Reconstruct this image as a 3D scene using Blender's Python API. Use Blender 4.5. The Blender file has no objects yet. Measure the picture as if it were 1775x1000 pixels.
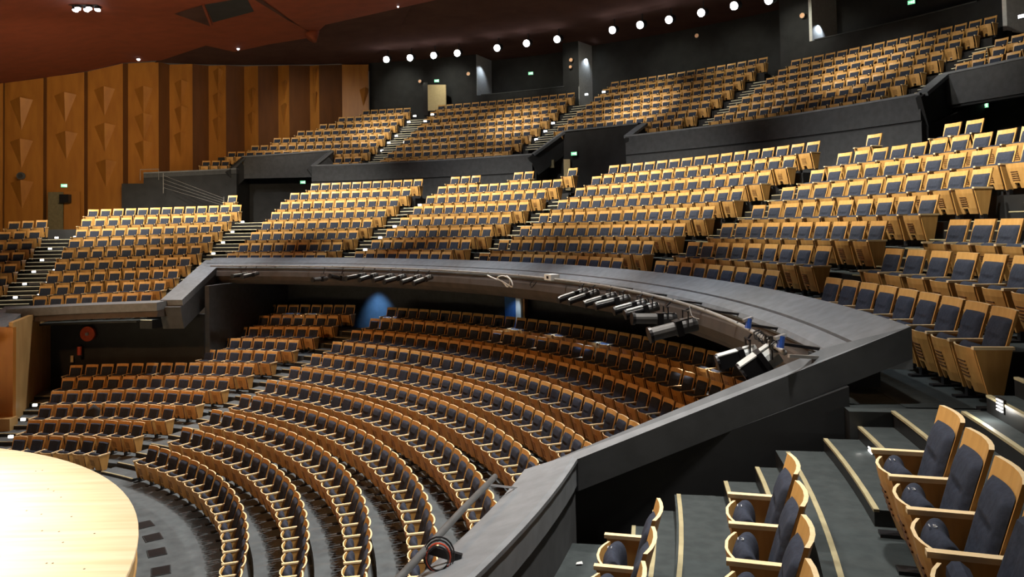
import bpy, math, random
from math import sin, cos, pi, atan2, hypot, sqrt
random.seed(7)
scn = bpy.context.scene
col = scn.collection

# ------------------------------------------------------------------ camera model
# focal length / image centre in pixels of the 1775 x 1000 frame; the camera stands at the origin
F, PITCH, ROLL, PPY = 1327.07, -0.0317, 0.0169, 351.7
CX, CY = -16.2572, 10.0077            # common centre of all the curved seat rows
def ray(u, v):
    xr = (u-887.5)/F; yr = (PPY-v)/F
    xc = xr*cos(ROLL)+yr*sin(ROLL); yc = -xr*sin(ROLL)+yr*cos(ROLL)
    return (xc, cos(PITCH)+yc*sin(PITCH), -sin(PITCH)+yc*cos(PITCH))
def atz(u, v, z):
    d = ray(u, v); t = z/d[2]
    return (d[0]*t, d[1]*t, z)
def atr(u, v, r):
    d = ray(u, v); a = d[0]**2+d[1]**2; b = -2*(d[0]*CX+d[1]*CY); c = CX**2+CY**2-r*r
    t = (-b+sqrt(max(b*b-4*a*c, 0)))/(2*a)
    return (d[0]*t, d[1]*t, d[2]*t)
def atr_near(u, v, r):
    d = ray(u, v); a = d[0]**2+d[1]**2; b = -2*(d[0]*CX+d[1]*CY); c = CX**2+CY**2-r*r
    t = (-b-sqrt(max(b*b-4*a*c, 0)))/(2*a)
    return (d[0]*t, d[1]*t, d[2]*t)
def aty(u, v, y):
    d = ray(u, v); t = y/d[1]
    return (d[0]*t, y, d[2]*t)
def ang(p): return atan2(p[1]-CY, p[0]-CX)
def P3(r, t, z): return (CX+r*cos(t), CY+r*sin(t), z)
def px(p):
    X, Y, Z = p
    zc = Y*cos(PITCH)-Z*sin(PITCH); yc = Y*sin(PITCH)+Z*cos(PITCH)
    xr = X*cos(ROLL)-yc*sin(ROLL); yr = X*sin(ROLL)+yc*cos(ROLL)
    return 887.5+F*xr/zc, PPY-F*yr/zc, zc

cam_d = bpy.data.cameras.new('camera'); cam = bpy.data.objects.new('camera', cam_d); col.objects.link(cam)
cam_d.sensor_fit = 'HORIZONTAL'; cam_d.sensor_width = 36.0
cam_d.lens = F*36.0/1775
cam_d.shift_y = -(500-PPY)/1775.0
cam_d.clip_start = 0.05; cam_d.clip_end = 300
from mathutils import Matrix, Vector
right = Vector((cos(ROLL), sin(PITCH)*0, 0))
fwd = Vector((0, cos(PITCH), -sin(PITCH))); up0 = Vector((0, sin(PITCH), cos(PITCH))); r0 = Vector((1, 0, 0))
right = r0*cos(ROLL)-up0*sin(ROLL); up = r0*sin(ROLL)+up0*cos(ROLL)
# image axes: xr = X cos - yc sin, yr = X sin + yc cos
right = r0*cos(ROLL)+up0*(-sin(ROLL)); up = r0*sin(ROLL)+up0*cos(ROLL)
M = Matrix((( right.x, up.x, -fwd.x, 0), (right.y, up.y, -fwd.y, 0), (right.z, up.z, -fwd.z, 0), (0, 0, 0, 1)))
cam.matrix_world = M
scn.camera = cam

# ------------------------------------------------------------------ materials
def mat(name, c, rough=0.6, c2=None, scale=(8, 8, 8), detail=4, metal=0.0, emit=None, estr=0.0, bump=0.0, spec=0.5, coord='Object', wave=False):
    m = bpy.data.materials.new(name); m.use_nodes = True
    nt = m.node_tree; b = nt.nodes['Principled BSDF']
    b.inputs['Roughness'].default_value = rough; b.inputs['Metallic'].default_value = metal
    b.inputs['Specular IOR Level'].default_value = spec
    if c2 is None: c2 = tuple(x*0.8 for x in c)
    tc = nt.nodes.new('ShaderNodeTexCoord'); mp = nt.nodes.new('ShaderNodeMapping')
    mp.inputs['Scale'].default_value = scale
    nt.links.new(tc.outputs[coord], mp.inputs['Vector'])
    nz = nt.nodes.new('ShaderNodeTexNoise'); nz.inputs['Scale'].default_value = 1.0; nz.inputs['Detail'].default_value = detail
    nt.links.new(mp.outputs['Vector'], nz.inputs['Vector'])
    rp = nt.nodes.new('ShaderNodeValToRGB')
    rp.color_ramp.elements[0].position = 0.35; rp.color_ramp.elements[1].position = 0.65
    rp.color_ramp.elements[0].color = (*c2, 1); rp.color_ramp.elements[1].color = (*c, 1)
    nt.links.new(nz.outputs['Fac'], rp.inputs['Fac'])
    nt.links.new(rp.outputs['Color'], b.inputs['Base Color'])
    if bump:
        bp = nt.nodes.new('ShaderNodeBump'); bp.inputs['Strength'].default_value = bump; bp.inputs['Distance'].default_value = 0.01
        nt.links.new(nz.outputs['Fac'], bp.inputs['Height']); nt.links.new(bp.outputs['Normal'], b.inputs['Normal'])
    if emit:
        b.inputs['Emission Color'].default_value = (*emit, 1); b.inputs['Emission Strength'].default_value = estr
    return m
MT = {}
MT['wood'] = mat('seat_wood', (0.62, 0.355, 0.115), 0.45, (0.53, 0.29, 0.085), (14, 14, 2.5))
MT['pale'] = mat('pale_wood', (0.88, 0.71, 0.45), 0.4, (0.80, 0.62, 0.36), (5, 30, 30))
MT['dwood'] = mat('dark_slot', (0.10, 0.045, 0.02), 0.7)
MT['fab'] = mat('navy_fabric', (0.035, 0.043, 0.066), 0.9, (0.026, 0.032, 0.049), (30, 30, 30), bump=0.3, spec=0.2)
MT['black'] = mat('black_metal', (0.012, 0.012, 0.014), 0.35)
MT['carpet'] = mat('grey_green_carpet', (0.046, 0.057, 0.060), 0.8, (0.034, 0.043, 0.046), (9, 9, 9), 8, bump=0.3, spec=0.2)
MT['floor'] = mat('stalls_floor_carpet', (0.10, 0.115, 0.125), 0.85, (0.07, 0.08, 0.088), (3, 3, 3), 8, bump=0.2, spec=0.2)
MT['riser'] = mat('black_riser', (0.016, 0.017, 0.018), 0.4)
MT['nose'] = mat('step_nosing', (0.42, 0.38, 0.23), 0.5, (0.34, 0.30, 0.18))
MT['noseglow'] = mat('pale_nosing_added_glow', (0.80, 0.74, 0.52), 0.5, (0.7, 0.64, 0.44), emit=(0.85, 0.78, 0.52), estr=0.22)  # far nosings lightened, with added glow to imitate step-light spill
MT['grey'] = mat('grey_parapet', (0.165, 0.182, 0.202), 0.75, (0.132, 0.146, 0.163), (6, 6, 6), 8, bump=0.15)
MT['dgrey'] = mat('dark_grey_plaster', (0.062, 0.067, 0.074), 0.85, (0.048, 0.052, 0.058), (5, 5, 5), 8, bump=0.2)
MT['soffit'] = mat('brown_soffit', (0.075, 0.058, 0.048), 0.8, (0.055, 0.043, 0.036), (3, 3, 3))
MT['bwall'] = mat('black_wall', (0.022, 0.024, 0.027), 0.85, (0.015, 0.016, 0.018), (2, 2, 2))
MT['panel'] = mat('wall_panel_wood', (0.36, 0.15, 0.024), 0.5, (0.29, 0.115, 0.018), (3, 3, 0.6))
MT['panel_shade'] = mat('wall_panel_wood_shaded', (0.13, 0.05, 0.014), 0.55, (0.10, 0.038, 0.011), (3, 3, 0.6))  # same panel wood darkened to put shade on the reveals facing away
MT['ceil'] = mat('red_brown_ceiling', (0.24, 0.046, 0.014), 0.8, (0.195, 0.037, 0.011), (1.5, 1.5, 1.5))
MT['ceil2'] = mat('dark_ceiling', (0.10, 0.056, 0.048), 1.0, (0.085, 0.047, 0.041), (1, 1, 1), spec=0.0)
MT['stage'] = mat('stage_boards', (0.82, 0.68, 0.46), 0.45, (0.72, 0.56, 0.34), (0.35, 6.0, 1), 3)
MT['stageside'] = mat('stage_side_wood', (0.42, 0.27, 0.11), 0.5, (0.34, 0.21, 0.08), (3, 3, 1))
MT['metal'] = mat('grey_metal', (0.45, 0.45, 0.46), 0.35, metal=0.6)
MT['pipe'] = mat('grey_pipe', (0.27, 0.265, 0.255), 0.4)
MT['rail'] = mat('dark_grey_rail', (0.13, 0.135, 0.14), 0.4, metal=0.3)
MT['white'] = mat('white_paint_and_lit_reveal', (0.72, 0.74, 0.74), 0.5, (0.62, 0.64, 0.64))
MT['cream'] = mat('cream_door', (0.66, 0.55, 0.32), 0.5, (0.6, 0.5, 0.28))
MT['red'] = mat('red_paint', (0.55, 0.07, 0.03), 0.4)
MT['blue'] = mat('blue_paint', (0.04, 0.13, 0.38), 0.5)
MT['bluecl'] = mat('blue_clip', (0.03, 0.10, 0.45), 0.4)
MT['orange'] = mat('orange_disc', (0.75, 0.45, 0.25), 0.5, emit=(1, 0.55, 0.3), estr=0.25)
MT['lamp'] = mat('lamp_glow', (1, 1, 1), 0.5, emit=(0.95, 0.98, 1.0), estr=30)
MT['step'] = mat('step_light_glow', (1, 1, 1), 0.5, emit=(1.0, 0.97, 0.88), estr=6)
MT['stepb'] = mat('step_light_blue_white', (1, 1, 1), 0.5, emit=(0.85, 0.92, 1.0), estr=9)
MT['exit'] = mat('exit_green', (0.1, 0.6, 0.35), 0.5, emit=(0.30, 1.0, 0.5), estr=0.9)
MT['exitw'] = mat('exit_white', (0.9, 1, 0.95), 0.5, emit=(0.8, 1.0, 0.85), estr=1.8)
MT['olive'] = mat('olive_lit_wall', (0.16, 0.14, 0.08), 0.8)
MT['spotgrey'] = mat('spotlight_grey', (0.14, 0.14, 0.14), 0.4, metal=0.4)
MT['spotpale'] = mat('spotlight_pale', (0.62, 0.66, 0.66), 0.45)
MT['num'] = mat('seat_number_thread', (0.45, 0.47, 0.5), 0.7)

# ------------------------------------------------------------------ mesh helpers
class MB:
    def __init__(s): s.v = []; s.f = []; s.m = []; s.mats = []; s.smooth = False
    def mi(s, m):
        m = MT[m] if isinstance(m, str) else m
        if m not in s.mats: s.mats.append(m)
        return s.mats.index(m)
    def add(s, vs, fs, m):
        o = len(s.v); i = s.mi(m); s.v += [tuple(x) for x in vs]
        for f in fs: s.f.append(tuple(o+k for k in f)); s.m.append(i)
    def hexa(s, p, m):                      # 8 points: bottom ring then top ring
        s.add(p, [(3, 2, 1, 0), (4, 5, 6, 7), (0, 1, 5, 4), (1, 2, 6, 5), (2, 3, 7, 6), (3, 0, 4, 7)], m)
    def box(s, x0, x1, y0, y1, z0, z1, m):
        s.hexa([(x0, y0, z0), (x1, y0, z0), (x1, y1, z0), (x0, y1, z0), (x0, y0, z1), (x1, y0, z1), (x1, y1, z1), (x0, y1, z1)], m)
    def sector(s, r0, r1, t0, t1, zb, z0, m, z1=None, zb1=None, step=0.02, ms=None):   # ring sector prism, top z0 at t0 -> z1 at t1
        z1 = z0 if z1 is None else z1; zb1 = zb if zb1 is None else zb1
        n = max(1, int(math.ceil(abs(t1-t0)/step))); vs = []; fs = []
        for i in range(n+1):
            a = i/n; t = t0+(t1-t0)*a; zt = z0+(z1-z0)*a; zz = zb+(zb1-zb)*a
            vs += [P3(r0, t, zz), P3(r1, t, zz), P3(r1, t, zt), P3(r0, t, zt)]
        for i in range(n):
            o = 4*i
            for k in range(4): fs.append((o+k, o+(k+1) % 4, o+4+(k+1) % 4, o+4+k))
        tops = fs[2::4]; fs = [f for i, f in enumerate(fs) if i % 4 != 2]
        fs.append((3, 2, 1, 0)); o = 4*n; fs.append((o, o+1, o+2, o+3))
        o = len(s.v); s.v += vs
        i1, i2 = s.mi(m), s.mi(ms or m)
        for f in tops: s.f.append(tuple(o+k for k in f)); s.m.append(i1)
        for f in fs: s.f.append(tuple(o+k for k in f)); s.m.append(i2)
    def sweep(s, prof, t0, t1, m, step=0.02, closed=True, z1=0.0, dr=None):       # profile of (r, z) turned from t0 to t1
        n = max(1, int(math.ceil(abs(t1-t0)/step))); k = len(prof); vs = []; fs = []
        for i in range(n+1):
            t = t0+(t1-t0)*i/n
            vs += [P3(r+(dr(t) if dr else 0), t, z+z1*i/n) for r, z in prof]
        for i in range(n):
            for j in range(k if closed else k-1):
                a = i*k+j; b = i*k+(j+1) % k
                fs.append((a, b, b+k, a+k))
        if closed: fs.append(tuple(range(k-1, -1, -1))); fs.append(tuple(n*k+j for j in range(k)))
        s.add(vs, fs, m)
    def tube(s, pts, r, m, n=8, caps=True, r2=None):
        pts = [Vector(p) for p in pts]; vs = []; fs = []
        for i, p in enumerate(pts):
            d = (pts[min(i+1, len(pts)-1)]-pts[max(i-1, 0)]).normalized()
            a = Vector((0, 0, 1)) if abs(d.z) < 0.9 else Vector((1, 0, 0))
            u = d.cross(a).normalized(); w = d.cross(u)
            rr = r if r2 is None else r+(r2-r)*i/(len(pts)-1)
            vs += [tuple(p+u*rr*cos(2*pi*j/n)+w*rr*sin(2*pi*j/n)) for j in range(n)]
        for i in range(len(pts)-1):
            for j in range(n): fs.append((i*n+j, i*n+(j+1) % n, (i+1)*n+(j+1) % n, (i+1)*n+j))
        if caps: fs.append(tuple(range(n-1, -1, -1))); fs.append(tuple((len(pts)-1)*n+j for j in range(n)))
        s.add(vs, fs, m)
    def bar(s, a, b, w, h, m, upv=(0, 0, 1)):     # rectangular bar from a to b, w across, h along upv
        a = Vector(a); b = Vector(b); d = (b-a).normalized(); u = d.cross(Vector(upv)).normalized(); q = u.cross(d).normalized()
        p = []
        for c in (a, b):
            p.append([tuple(c+u*w/2*sx+q*h/2*sy) for sx, sy in ((-1, -1), (1, -1), (1, 1), (-1, 1))])
        s.add(p[0]+p[1], [(3, 2, 1, 0), (4, 5, 6, 7), (0, 1, 5, 4), (1, 2, 6, 5), (2, 3, 7, 6), (3, 0, 4, 7)], m)
    def disc(s, c, nrm, r, th, m, n=20):
        c = Vector(c); nrm = Vector(nrm).normalized()
        s.tube([c, c+nrm*th], r, m, n)
    def mesh(s, name):
        me = bpy.data.meshes.new(name); me.from_pydata(s.v, [], s.f)
        for m in s.mats: me.materials.append(m)
        me.polygons.foreach_set('material_index', s.m); me.update()
        return me
    def build(s, name, parent=None, smooth=False):
        me = s.mesh(name)
        import bmesh
        b = bmesh.new(); b.from_mesh(me); bmesh.ops.recalc_face_normals(b, faces=b.faces); b.to_mesh(me); b.free()
        if smooth: me.polygons.foreach_set('use_smooth', [True]*len(me.polygons))
        o = bpy.data.objects.new(name, me); col.objects.link(o)
        if parent: o.parent = parent
        return o
def tag(o, label=None, cat=None, group=None, kind=None):
    if label: o['label'] = label
    if cat: o['category'] = cat
    if group: o['group'] = group
    if kind: o['kind'] = kind
    return o
def struct(o, label=None, cat=None): return tag(o, label, cat, kind='structure')
def empty(name, loc=(0, 0, 0), rz=0):
    o = bpy.data.objects.new(name, None); o.empty_display_size = 0.2; o.location = loc; o.rotation_euler = (0, 0, rz); col.objects.link(o)
    return o
def ordinal(n):
    if 10 <= n % 100 <= 20: return '%dth' % n
    return '%d%s' % (n, {1: 'st', 2: 'nd', 3: 'rd'}.get(n % 10, 'th'))

# ------------------------------------------------------------------ seat rows measured on the photograph:
# tier, block, row, number of seats, pixel of the back-top corner of the first and of the last seat
ROWS = """S SL 1 6 53.3 757.2 196.8 762
S SL 2 8 76.3 728.4 254 733
S SL 3 9 96.4 702.7 307.6 705
S SL 4 11 114.9 678 358 680
S SL 5 12 133.7 655.5 401 656
S SL 6 13 147.5 632.7 444 632
S SL 7 6 376 606.6 483.6 609.6
S SL 8 7 399.4 586.4 520 590
S SL 9 7 431.4 567 556 568
S SL 10 8 449 547.4 588.6 548.6
S SL 11 8 480.6 528 618.4 529
M A 1 9 1463.7 483.9 1771.4 540
M A 2 5 1573.3 432.7 1756.5 441.6
M A 3 2 1688.8 379.7 1734.4 379
M B 1 9 1159.6 452.6 1356.7 471.3
M B 2 9 1217.6 419.8 1448.5 427.4
M B 3 10 1276.9 387.3 1544 382
M B 4 10 1332.4 354.6 1635.3 336.5
M B 5 11 1383.3 322.4 1727.7 291
M B 6 10 1434.8 292 1771.6 252
M B 7 9 1481.6 261.3 1769.7 222
M C 1 13 850.6 438.7 1083.9 448.2
M C 2 13 885.4 415.2 1138.2 418.9
M C 3 14 922.1 391 1192 388
M C 4 14 955.6 368.3 1243.6 358
M C 5 15 987.5 347 1293 324.4
M C 6 15 1018 325.6 1340 296
M C 7 16 1046 304.7 1384 269.5
M C 8 16 1075.8 284 1425.6 245.4
M D 1 9 634.8 438.2 785 433.7
M D 2 9 663.7 416.6 819.6 414.4
M D 3 10 688.7 396.4 855.7 393.1
M D 4 10 713.2 377.8 888.7 370.5
M D 5 11 735.4 359 918.8 348
M D 6 11 757.8 341 949.6 326.8
M D 7 12 777 322.4 977.5 310.4
M E 1 9 414 440.3 568 437
M E 2 9 434.7 423.3 596 417.7
M E 3 10 454.3 403.5 623 397.6
M E 4 10 473.7 386.4 648.3 378
M E 5 11 489 368.3 671.8 361
M E 6 11 505 351.2 694 342.6
M E 7 12 521 334.6 715 326
M E 8 11 556.6 318.4 734.9 309.5
M F 6 13 173.6 362.9 420.8 354.7
M F 5 12 163.2 379.5 403.7 371
M F 4 12 153.9 397.7 387.8 388.4
M F 3 11 143 414.9 371.3 406.3
M F 2 10 132 433.6 353 425.6
M F 1 10 119.6 453.9 334 445.3
M F 0 9 107.1 474.4 314 466.2
M F -1 8 95.7 495.2 292.4 486.9
M F -2 8 85.3 514.7 268.5 507.1
M G 5 3 37.7 383.8 85 381.3
M G 4 3 22 401.9 74 399.3
M G 3 3 10.4 420 60.5 418
M G 2 2 19.5 438.3 46.8 437
M G 1 2 6.5 458.2 31.5 457
M G 0 1 16 479 16 479
U 1 1 6 642.4 191 713.3 186
U 1 2 8 600.7 203 702.4 197.4
U 1 3 9 568.7 215.2 691.3 208.9
U 1 4 11 530 227.5 679.8 219.4
U 1 5 12 489.2 240.9 669.2 230.3
U 1 6 13 450.9 252.4 655.8 244.7
U 1 7 15 410.6 263.9 643.4 254.9
U 1 8 3 595.9 273 629.6 270.6
U 0 8 3 366.7 279 400 277.6
U 2 1 16 773 181.7 998 159.6
U 2 2 16 759.9 192.5 984 174
U 2 3 15 749.4 204.2 969.8 187.4
U 2 4 15 738.2 217.2 955.5 200.5
U 2 5 14 726.5 228.6 938.4 213
U 2 6 14 714.8 240.3 922.5 225.5
U 2 7 14 701.3 253 906.8 238.5
U 2 8 13 686.9 264.6 889.3 251
U 2 9 12 674.3 277.6 872.5 265.5
U 3 0 16 1074.5 139.7 1333 99.2
U 3 1 16 1059 149.4 1312.6 118
U 3 2 16 1045.6 164.5 1293.5 131
U 3 3 15 1031 179 1274.5 145.4
U 3 4 15 1014.8 191.5 1254.3 160
U 3 5 14 999.4 204 1233.4 175.8
U 3 6 14 982.5 217 1210.8 190.4
U 3 7 3 1147.7 209.6 1186 206.3
U 4 1 15 1390.3 100.3 1731.6 27
U 4 2 15 1367.6 115.7 1700.6 50.4
U 4 3 14 1346.7 129.4 1670.6 71
U 4 4 14 1326.2 147.6 1638.6 92.4
U 4 5 13 1304.5 165.2 1607.4 113
U 4 6 13 1282.9 181.7 1575 133
U 4 7 12 1256.5 196 1540 153.6
U 5 4 1 1752 63 1752 63
U 5 5 2 1716 86.4 1752 77
U 5 6 3 1684 107 1743 92"""
S_PITCH = 0.55
SR_T = [(278.8, 778.5, .974), (336.7, 747.8, .984), (387.9, 716.8, 1.0), (438.3, 690.7, .998), (482.9, 663.7, .966), (523.4, 639, .964),
        (560.3, 616, .964), (596.3, 595.3, .97), (629, 574, .955), (661, 553, .982), (690, 532.8, .957)]
SZ = [-5.8026, -5.5948, -5.3469, -5.1191, -4.8854, -4.6528, -4.4157, -4.1546, -3.8974, -3.5944, -3.2905]
def row_radius(t, b, k):
    if t == 'S': return 12.0626+1.0215*(k-1)
    if t == 'M': return 25.18-0.93*(6-k) if b in 'FG' else 21.034+0.829*(k-1)
    if t == 'U': return 38.297-0.614*(k-1)
BACK_H = 0.875
class Row: pass
rows = {}
for ln in ROWS.split('\n'):
    t, b, k, n, u0, v0, u1, v1 = ln.split()
    R = Row(); R.t = t; R.b = b; R.k = int(k); R.n = int(n); R.r = row_radius(t, b, R.k)
    p = atr(float(u0), float(v0), R.r); q = atr(float(u1), float(v1), R.r)
    R.th0, th1 = ang(p), ang(q)
    if t == 'U': R.n = max(1, round((R.th0-th1)*R.r/0.557)+1)
    R.d = (R.th0-th1)/(R.n-1) if R.n > 1 else S_PITCH/R.r
    R.z0, R.z1 = p[2]-BACK_H, q[2]-BACK_H
    if t != 'S' and b not in 'FG': R.z0 = R.z1 = (R.z0+R.z1)/2
    if b == 'A': R.n += {1: 0, 2: 2, 3: 4}[R.k]
    if b == 'B' and R.k in (6, 7): R.n += 2
    if t == 'U' and b == '5': R.n += 2
    rows[t, b, R.k] = R
def near_line(u):      # image line of the near parapet that hides the stalls behind it
    L = [(690, 1015), (760, 1000), (800, 950), (926, 811), (940, 807), (1433, 602), (1564, 570)]
    for (a, b), (c, d) in zip(L, L[1:]):
        if a <= u <= c: return b+(d-b)*(u-a)/(c-a)
    return 1100 if u < 690 else 560
for k in range(1, 12):
    R = Row(); R.t = 'S'; R.b = 'SR'; R.k = k; R.r = row_radius('S', '', k)
    R.th0 = ang(atr(SR_T[k-1][0], SR_T[k-1][1], R.r)); R.d = S_PITCH*SR_T[k-1][2]/(R.r)
    R.z0 = R.z1 = SZ[k-1]-0.53
    n = 1
    while n < 60:
        p = px(P3(R.r, R.th0-R.d*(n-1), R.z0+0.8))
        if p[1] > near_line(p[0])+8 or p[1] > 1030: break
        n += 1
    R.n = n+1
    rows['S', 'SR', k] = R
for b, r, z, n, th in (('R', 19.24, -1.5, 5, (-.258, -.2863)), ('M', 18.32, -1.9, 4, (-.25, -.2807)), ('L', 17.41, -2.35, 3, (-.237, -.268))):
    R = Row(); R.t = 'N'; R.b = b; R.k = {'L': 1, 'M': 2, 'R': 3}[b]; R.n = n; R.r = r+0.4266; R.d = th[0]-th[1]; R.th0 = th[1]
    R.z0 = R.z1 = z-0.56; rows['N', b, R.k] = R
for t_, b_, k_, u, v in (('M', 'B', 8, 1533, 230), ('M', 'B', 9, 1672, 210), ('M', 'B', 10, 1711.5, 204), ('M', 'D', 8, 799.4, 305.9), ('M', 'D', 9, 909.4, 297.9),
                  ('M', 'D', 10, 1004, 290.4), ('M', 'F', 7, 413.8, 338.6)):
    R = Row(); R.t = t_; R.b = b_; R.k = k_; R.r = row_radius('M', b_, 8 if b_ != 'F' else 7); p = atr(u, v, R.r)
    R.th0 = ang(p); R.d = S_PITCH/R.r; R.n = {('D', 8): 3, ('D', 9): 2}.get((b_, k_), 1); R.z0 = R.z1 = p[2]-BACK_H
    rows[t_, b_, k_] = R
def zrow(R, i): return R.z0+(R.z1-R.z0)*(i/(R.n-1) if R.n > 1 else 0)
def left_edge(R): return R.th0+R.d*1.05
def right_edge(R): return R.th0-R.d*(R.n-1)-0.02/R.r

# ------------------------------------------------------------------ one theatre seat, folded up (local: +x away from the stage, origin on the floor under the back's top edge)
def grid_shell(mb, T, Z, X, W, bulge, th, m, mtop, botlift=None):
    nT, nZ = len(T), len(Z); vs = []
    for side in (0, 1):
        for j, z in enumerate(Z):
            for t in T:
                zz = z+(botlift[T.index(t)] if (botlift and j == 0) else 0)
                vs.append((X[j]+bulge*(1-t*t)+side*th, t*W[j], zz))
    N = nT*nZ; fs = []; ft = []
    for j in range(nZ-1):
        for i in range(nT-1):
            a = j*nT+i
            fs.append((a, a+nT, a+nT+1, a+1)); fs.append((N+a, N+a+1, N+a+nT+1, N+a+nT))
    for i in range(nT-1):
        fs.append((i, i+1, N+i+1, N+i)); a = (nZ-1)*nT+i; ft.append((a, N+a, N+a+1, a+1))
    for j in range(nZ-1):
        a = j*nT; fs.append((a, N+a, N+a+nT, a+nT)); a += nT-1; fs.append((a, a+nT, N+a+nT, N+a))
    mb.add(vs, fs, m); mb.add(vs, ft, mtop)
def seat_backrest():
    mb = MB(); Z = [0.14, 0.40, 0.62, 0.80, 0.875]; X = [(z-0.875)*0.29-0.03 for z in Z]
    grid_shell(mb, [-1, -.6, -.2, .2, .6, 1], Z, X, [.195, .21, .218, .226, .226], 0.036, 0.026, 'wood', 'pale'); return mb
def seat_back_cushion_fine():
    mb = MB(); nz, nt = 22, 16; vs = []; fs = []
    for j in range(nz+1):
        z = .30+.49*j/nz
        for i in range(nt+1):
            t = -1+2*i/nt; e = (1-abs(t)**6)*(1-abs(2*j/nz-1)**8)
            w = .176+.012*(j/nz)
            x = (z-0.875)*0.29-0.03+0.036*(1-(t*.85)**2)-.006
            cr = .016*math.exp(-((z-(.605+.035*t*t))/.016)**2)*(1-abs(t))**.7-.008*math.exp(-((z-(.645+.03*t*t))/.03)**2)*(1-t*t)
            vs.append((x-.058*e**.6+cr*e, t*w, z))
    n1 = nt+1
    for j in range(nz):
        for i in range(nt): a = j*n1+i; fs.append((a, a+n1, a+n1+1, a+1))
    mb.add(vs, fs, 'fab'); mb.smooth = True; return mb
def seat_cushion_fine():
    mb = MB(); pf = []
    for k in range(25):
        a = pi*k/24; pf.append((-.308-.066*cos(a), .450+.118*sin(a)))
    pf = [(-.29, .17), (-.335, .36)]+pf+[(-.240, .36), (-.235, .17)]
    n = len(pf); vs = []; fs = []; Y = [-.176, -.172, -.162, -.144, -.095, 0, .095, .144, .162, .172, .176]
    for y in Y:
        s_ = sqrt(max(0, 1-(abs(y)/.1765)**6))*.22+.78
        vs += [(-.31+(x+.31)*s_-0.036*(1-(y/.176)**2), y, .36+(z-.36)*(s_*.6+.4)) for x, z in pf]
    for j in range(len(Y)-1):
        for i in range(n-1): fs.append((j*n+i, j*n+i+1, (j+1)*n+i+1, (j+1)*n+i))
    fs.append(tuple(range(n))); fs.append(tuple((len(Y)-1)*n+i for i in range(n-1, -1, -1)))
    mb.add(vs, fs, 'fab'); mb.smooth = True; return mb
def seat_back_cushion():
    mb = MB(); vs = []; Z = [.34, .36, .50, .66, .775, .79]; pr = [.02, .052, .06, .055, .05, .012]; T = [-1, -.85, -.3, .3, .85, 1]
    for j, z in enumerate(Z):
        for t in T:
            e = 0.35 if abs(t) == 1 else 1
            x = (z-0.875)*0.29-0.03+0.036*(1-(t*.85)**2)
            w = .186 if z > .4 else .178
            vs.append((x-pr[j]*e-0.004, t*w, z))
    fs = []
    for j in range(5):
        for i in range(5):
            a = j*6+i; fs.append((a, a+6, a+7, a+1))
    N = 36
    back = []
    for j, z in enumerate(Z):
        for t in T: back.append(((z-0.875)*0.29-0.03+0.036*(1-(t*.85)**2)+0.004, t*(.186 if z > .4 else .178), z))
    vs += back
    rim = [0, 1, 2, 3, 4, 5, 11, 17, 23, 29, 35, 34, 33, 32, 31, 30, 24, 18, 12, 6]
    for a, b in zip(rim, rim[1:]+rim[:1]): fs.append((a, b, N+b, N+a))
    mb.add(vs, fs, 'fab'); return mb
def seat_shell():
    mb = MB(); T = [-1, -.62, -.3, -.24, .24, .3, .62, 1]
    grid_shell(mb, T, [.12, .21, .34, .46, .535], [-.285, -.315, -.352, -.385, -.398], [.18, .192, .198, .201, .202], -0.052, 0.018, 'wood', 'pale', [0, 0, 0, .08, .08, 0, 0, 0])
    for z, x in ((.25, -.327), (.285, -.337), (.32, -.347), (.355, -.357), (.39, -.366)):
        mb.hexa([(x-.0535, -.075, z), (x-.03, -.075, z), (x-.03, .075, z), (x-.0535, .075, z), (x-.0555, -.075, z+.011), (x-.032, -.075, z+.011), (x-.032, .075, z+.011), (x-.0555, .075, z+.011)], 'dwood')
    return mb
def seat_cushion():
    mb = MB(); pf = [(-.285, .17), (-.335, .40), (-.368, .50), (-.365, .54), (-.345, .565), (-.31, .568), (-.275, .54), (-.262, .44), (-.235, .17)]
    n = len(pf); vs = []; Y = [-.176, -.16, .16, .176]
    for y in Y:
        s = 0.9 if abs(y) > .17 else 1
        cx = -.31; cz = .36
        vs += [(cx+(x-cx)*s-0.02*(1-(y/.176)**2), y, cz+(z-cz)*s) for x, z in pf]
    fs = [tuple(range(n)), tuple(3*n+i for i in range(n-1, -1, -1))]
    for j in range(3):
        for i in range(n): fs.append((j*n+i, j*n+(i+1) % n, (j+1)*n+(i+1) % n, (j+1)*n+i))
    mb.add(vs, fs, 'fab'); return mb
def seat_side(y):
    mb = MB(); pf = [(-.418, .538), (-.10, .538), (-.195, .10), (-.31, .10)]; h = .013
    mb.add([(x, y-h, z) for x, z in pf]+[(x, y+h, z) for x, z in pf], [(0, 1, 2, 3), (7, 6, 5, 4), (0, 4, 5, 1), (1, 5, 6, 2), (2, 6, 7, 3), (3, 7, 4, 0)], 'wood'); return mb
def seat_arm(y):
    mb = MB(); mb.box(-.432, -.088, y-.024, y+.024, .534, .561, 'pale'); return mb
def seat_pedestal(y):
    mb = MB(); mb.box(-.285, -.215, y-.03, y+.03, 0.02, .115, 'black'); mb.box(-.40, -.12, y-.045, y+.045, 0, .022, 'black')
    mb.box(-.27, -.23, y+.03 if y < 0 else y-.2, y+.2 if y < 0 else y-.03, .09, .115, 'black'); return mb
HP = S_PITCH/2
PARTS = [('backrest', seat_backrest()), ('back_cushion', seat_back_cushion()), ('seat_shell', seat_shell()), ('seat_cushion', seat_cushion()),
         ('side_panel', seat_side(-HP)), ('armrest', seat_arm(-HP)), ('pedestal', seat_pedestal(-HP))]
PARTS_L = [('side_panel', seat_side(HP)), ('armrest', seat_arm(HP)), ('pedestal', seat_pedestal(HP))]

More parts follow.
